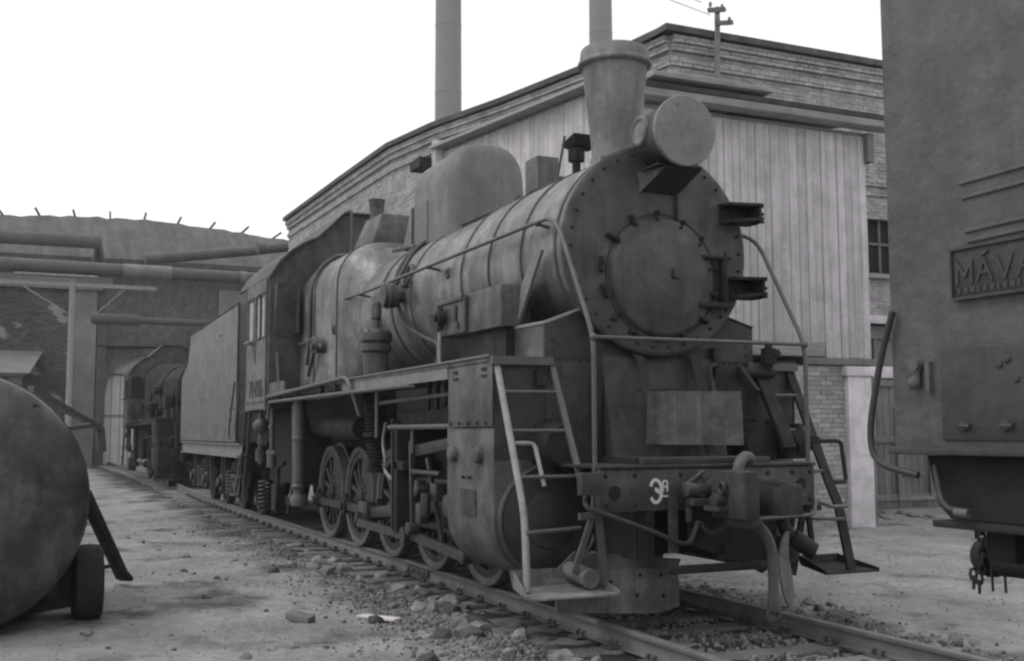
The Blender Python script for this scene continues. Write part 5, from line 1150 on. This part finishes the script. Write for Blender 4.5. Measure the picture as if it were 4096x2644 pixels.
for k in range(16):
    a = 2 * math.pi * k / 16; mb.cyl((-2.45, TC.y - .05 + .30 * math.cos(a), TC.z + .24 + .30 * math.sin(a)), (-2.39, TC.y - .05 + .30 * math.cos(a), TC.z + .24 + .30 * math.sin(a)), .02, 7)
mb.each('manhole_bolt', 'frame', shell)
mb = MB(); mb.bar((-2.60, TC.y + .42, TC.z + .72), (-2.62, TC.y + .66, TC.z + .62), .03, .05); mb.bar((-2.56, TC.y + .55, TC.z + .30), (-2.57, TC.y + .62, TC.z + .28), .04, .03); mb.bar((-2.64, TC.y + .62, TC.z + .80), (-2.7, TC.y + .70, TC.z + .77), .05, .04)
mb.each('lifting_lug', 'frame', shell)
for sg in (1, -1):
    yy = -5.51 + sg * .97
    wl = MB().lathe([(.17, -.11), (.24, -.13), (.30, -.125), (.335, -.10), (.345, -.03), (.345, .03), (.335, .10), (.30, .125), (.24, .13), (.17, .11)], (-3.35, yy + sg * .06, .165), (0, 1, 0), 36).build('wheel', 'rubber', tt_)
    MB().lathe([(.18, -.08), (.16, -.05), (.06, -.09), (0, -.1)], (-3.35, yy + sg * .06, .165), (0, -sg, 0), 20).build('rim', 'frame', wl)
MB().box(-5.2, -2.9, TC.y - .9, TC.y - .8, .1, .22).box(-5.2, -2.9, TC.y + .80, TC.y + .88, .1, .2).box(-3.42, -3.28, TC.y - 1, TC.y + 1, .12, .22).build('chassis', 'frame', tt_)
MB().hexa([(-3.3, -5.2, -.10), (-3.2, -5.2, -.10), (-3.2, -4.62, -.02), (-3.3, -4.62, -.02)], [(-3.3, -5.2, .62), (-3.2, -5.2, .62), (-3.2, -4.62, .40), (-3.3, -4.62, .40)]).build('shade_filler', 'rubber', tt_)  # dark plate added to fill in the tank's shadow beside the wheel
db = MB(); db.bar((-5.25, -4.42, .88), (-5.84, -3.95, -.10), .12, .10, (0, 0, 1)); db.bar((-5.80, -3.98, -.04), (-5.90, -3.90, -.14), .17, .05, (0, 0, 1))
db.build('drawbar', 'frame', tt_, bevel=.008)
db = MB(); db.tube([(-5.0, -4.5, .18), (-5.5, -4.2, .05), (-5.79, -4.0, .05)], .022, 6); db.bar((-4.6, -4.62, .62), (-4.75, -4.5, .30), .05, .04); db.tube([(-4.4, -4.6, .36), (-4.9, -4.45, .22)], .03, 6)
db.build('drawbar_stay', 'frame', tt_)
db = MB(); db.bar((-5.3, -4.98, 1.98), (-7.55, -4.10, 1.56), .07, .07); db.bar((-5.6, -4.62, 1.56), (-6.6, -4.30, 1.60), .05, .05); db.bar((-7.5, -4.12, 1.60), (-7.55, -4.08, 1.28), .10, .08, (1, 0, 0)); db.build('upper_boom', 'rail_pipe', tt_)

# ------------------------------------------------------------------ loose stones
def stone_mesh(seed, name='stone'):
    r = random.Random(seed); bm = bmesh.new(); bmesh.ops.create_icosphere(bm, subdivisions=1, radius=1)
    sx, sy, sz = r.uniform(.8, 1.25), r.uniform(.7, 1.1), r.uniform(.45, .8)
    for v_ in bm.verts:
        k = r.uniform(.72, 1.2); v_.co = Vector((v_.co.x * sx * k, v_.co.y * sy * k, v_.co.z * sz * k))
    me = bpy.data.meshes.new(name); bm.to_mesh(me); bm.free(); me.materials.append(MT['stone']); return me
ST = [stone_mesh(k) for k in range(12)]
def place_stone(x, y, s, label, group, sink=.35):
    o = link('stone', ST[rnd.randrange(12)], None, (x, y, g1(x, y) + s * (.5 - sink)))
    o.rotation_euler = (rnd.uniform(-.4, .4), rnd.uniform(-.4, .4), rnd.uniform(0, 6.3)); o.scale = (s, s, s)
    o['label'] = label; o['category'] = 'stone'; o['group'] = group
for k in range(150):
    x = rnd.uniform(-9, 1.5) if k < 50 else rnd.uniform(-4.5, 1.2); y = -1.12 - abs(rnd.gauss(.1, .40))
    place_stone(x, y, rnd.choice((.04, .06, .08, .115)) * rnd.uniform(.8, 1.2), 'grey stone lying in the rubble beside the near rail', 'stones along the near rail')
for k in range(70):
    x = rnd.uniform(-4, 2.6); y = 1.2 + abs(rnd.gauss(.15, .3))
    place_stone(x, y, rnd.choice((.04, .055, .07)) * rnd.uniform(.8, 1.2), 'grey stone lying in the rubble beyond the far rail', 'stones beyond the far rail')
for k in range(48):
    x = rnd.uniform(-12, 1.5); y = rnd.uniform(-4.6, -2.3)
    place_stone(x, y, rnd.choice((.025, .035, .045, .06)) * rnd.uniform(.8, 1.2), 'dark stone scattered on the bare dirt beside the track', 'stones scattered on the dirt')
for k in range(30):
    x = rnd.uniform(-9, -7.4); y = rnd.uniform(7.9, 10.6)
    place_stone(x, y, rnd.choice((.05, .07, .1)) * rnd.uniform(.8, 1.3), 'broken stone in the rubble heap beside the white pier', 'stones in the rubble heap')
bl = link('brick_lump', MB().box(-.13, .13, -.06, .06, -.035, .035).mesh('brick_lump', 'stone', bevel=.012), None, (-2.55, -2.72, g1(-2.55, -2.72) + .04)); bl.rotation_euler = (.1, .15, .7)
bl['label'] = 'flat broken brick lump alone on the dirt beside the rubble'; bl['category'] = 'brick'
bd2 = link('broken_board', MB().box(-.28, .28, -.045, .045, -.012, .012).mesh('broken_board', 'lime', bevel=.006), None, (-2.35, -2.05, g1(-2.35, -2.05) + .035)); bd2.rotation_euler = (.1, -.05, .35)
bd2['label'] = 'pale broken board lying among stones beside the near rail'; bd2['category'] = 'board'
# small gravel: uncountable
r2 = random.Random(5); V = []; F = []
base_v = [(math.cos(a) * q, math.sin(a) * q, z) for z, q, n_, o_ in ((-.5, .7, 4, 0), (.5, .6, 4, .5)) for a in [2 * math.pi * (i + o_) / 4 for i in range(4)]] + [(0, 0, .85)]
tri = [(0, 1, 4), (1, 5, 4), (1, 2, 5), (2, 6, 5), (2, 3, 6), (3, 7, 6), (3, 0, 7), (0, 4, 7), (4, 5, 8), (5, 6, 8), (6, 7, 8), (7, 4, 8)]
pts = []
for k in range(15000):
    q = r2.random()
    if q < .34:
        x = r2.uniform(-14, 3) if r2.random() < .35 else r2.uniform(-4, 3); y, s = -1.3 - abs(r2.gauss(0, .42)), r2.uniform(.008, .032)
    elif q < .58: x, y, s = r2.uniform(-3.5, 3), r2.uniform(-.7, .7), r2.uniform(.01, .04)
    elif q < .76: x, y, s = r2.uniform(-6, 3), 1.0 + abs(r2.gauss(0, .4)), r2.uniform(.01, .035)
    elif q < .94: x, y, s = r2.uniform(-16, 2), r2.uniform(-5, -1.5), r2.uniform(.004, .014)
    else: x, y, s = r2.uniform(-6, 2), r2.uniform(1.5, 7), r2.uniform(.005, .018)
    pts.append((x, y, s))
zz = gheight(np.array([p[0] for p in pts]), np.array([p[1] for p in pts]))
for (x, y, s), z in zip(pts, zz):
    o_ = len(V); a = r2.uniform(0, 6.28); ca, sa = math.cos(a), math.sin(a); fl = r2.uniform(.5, 1)
    for vx, vy, vz in base_v:
        j = r2.uniform(.75, 1.25) * s; V.append((x + (vx * ca - vy * sa) * j, y + (vx * sa + vy * ca) * j, z + vz * j * fl + s * .2))
    F += [tuple(i + o_ for i in f) for f in tri]
link('gravel', raw_mesh('gravel', V, F, 'stone'), None, kind='stuff')

# ------------------------------------------------------------------ haze box added to veil the yard and lift the darks
hz = bpy.data.materials.new('added_haze_veil'); hz.use_nodes = True
hn = hz.node_tree; hn.nodes.clear()
pv = hn.nodes.new('ShaderNodeVolumePrincipled'); pv.inputs['Density'].default_value = 0.0008
pv.inputs['Color'].default_value = (.95, .945, .95, 1); pv.inputs['Anisotropy'].default_value = 0.3
ho = hn.nodes.new('ShaderNodeOutputMaterial'); hn.links.new(pv.outputs[0], ho.inputs['Volume'])
MT['haze'] = hz
MB().box(-440, 440, -320, 320, -1.6, 60).build('haze', 'haze', None, kind='stuff')
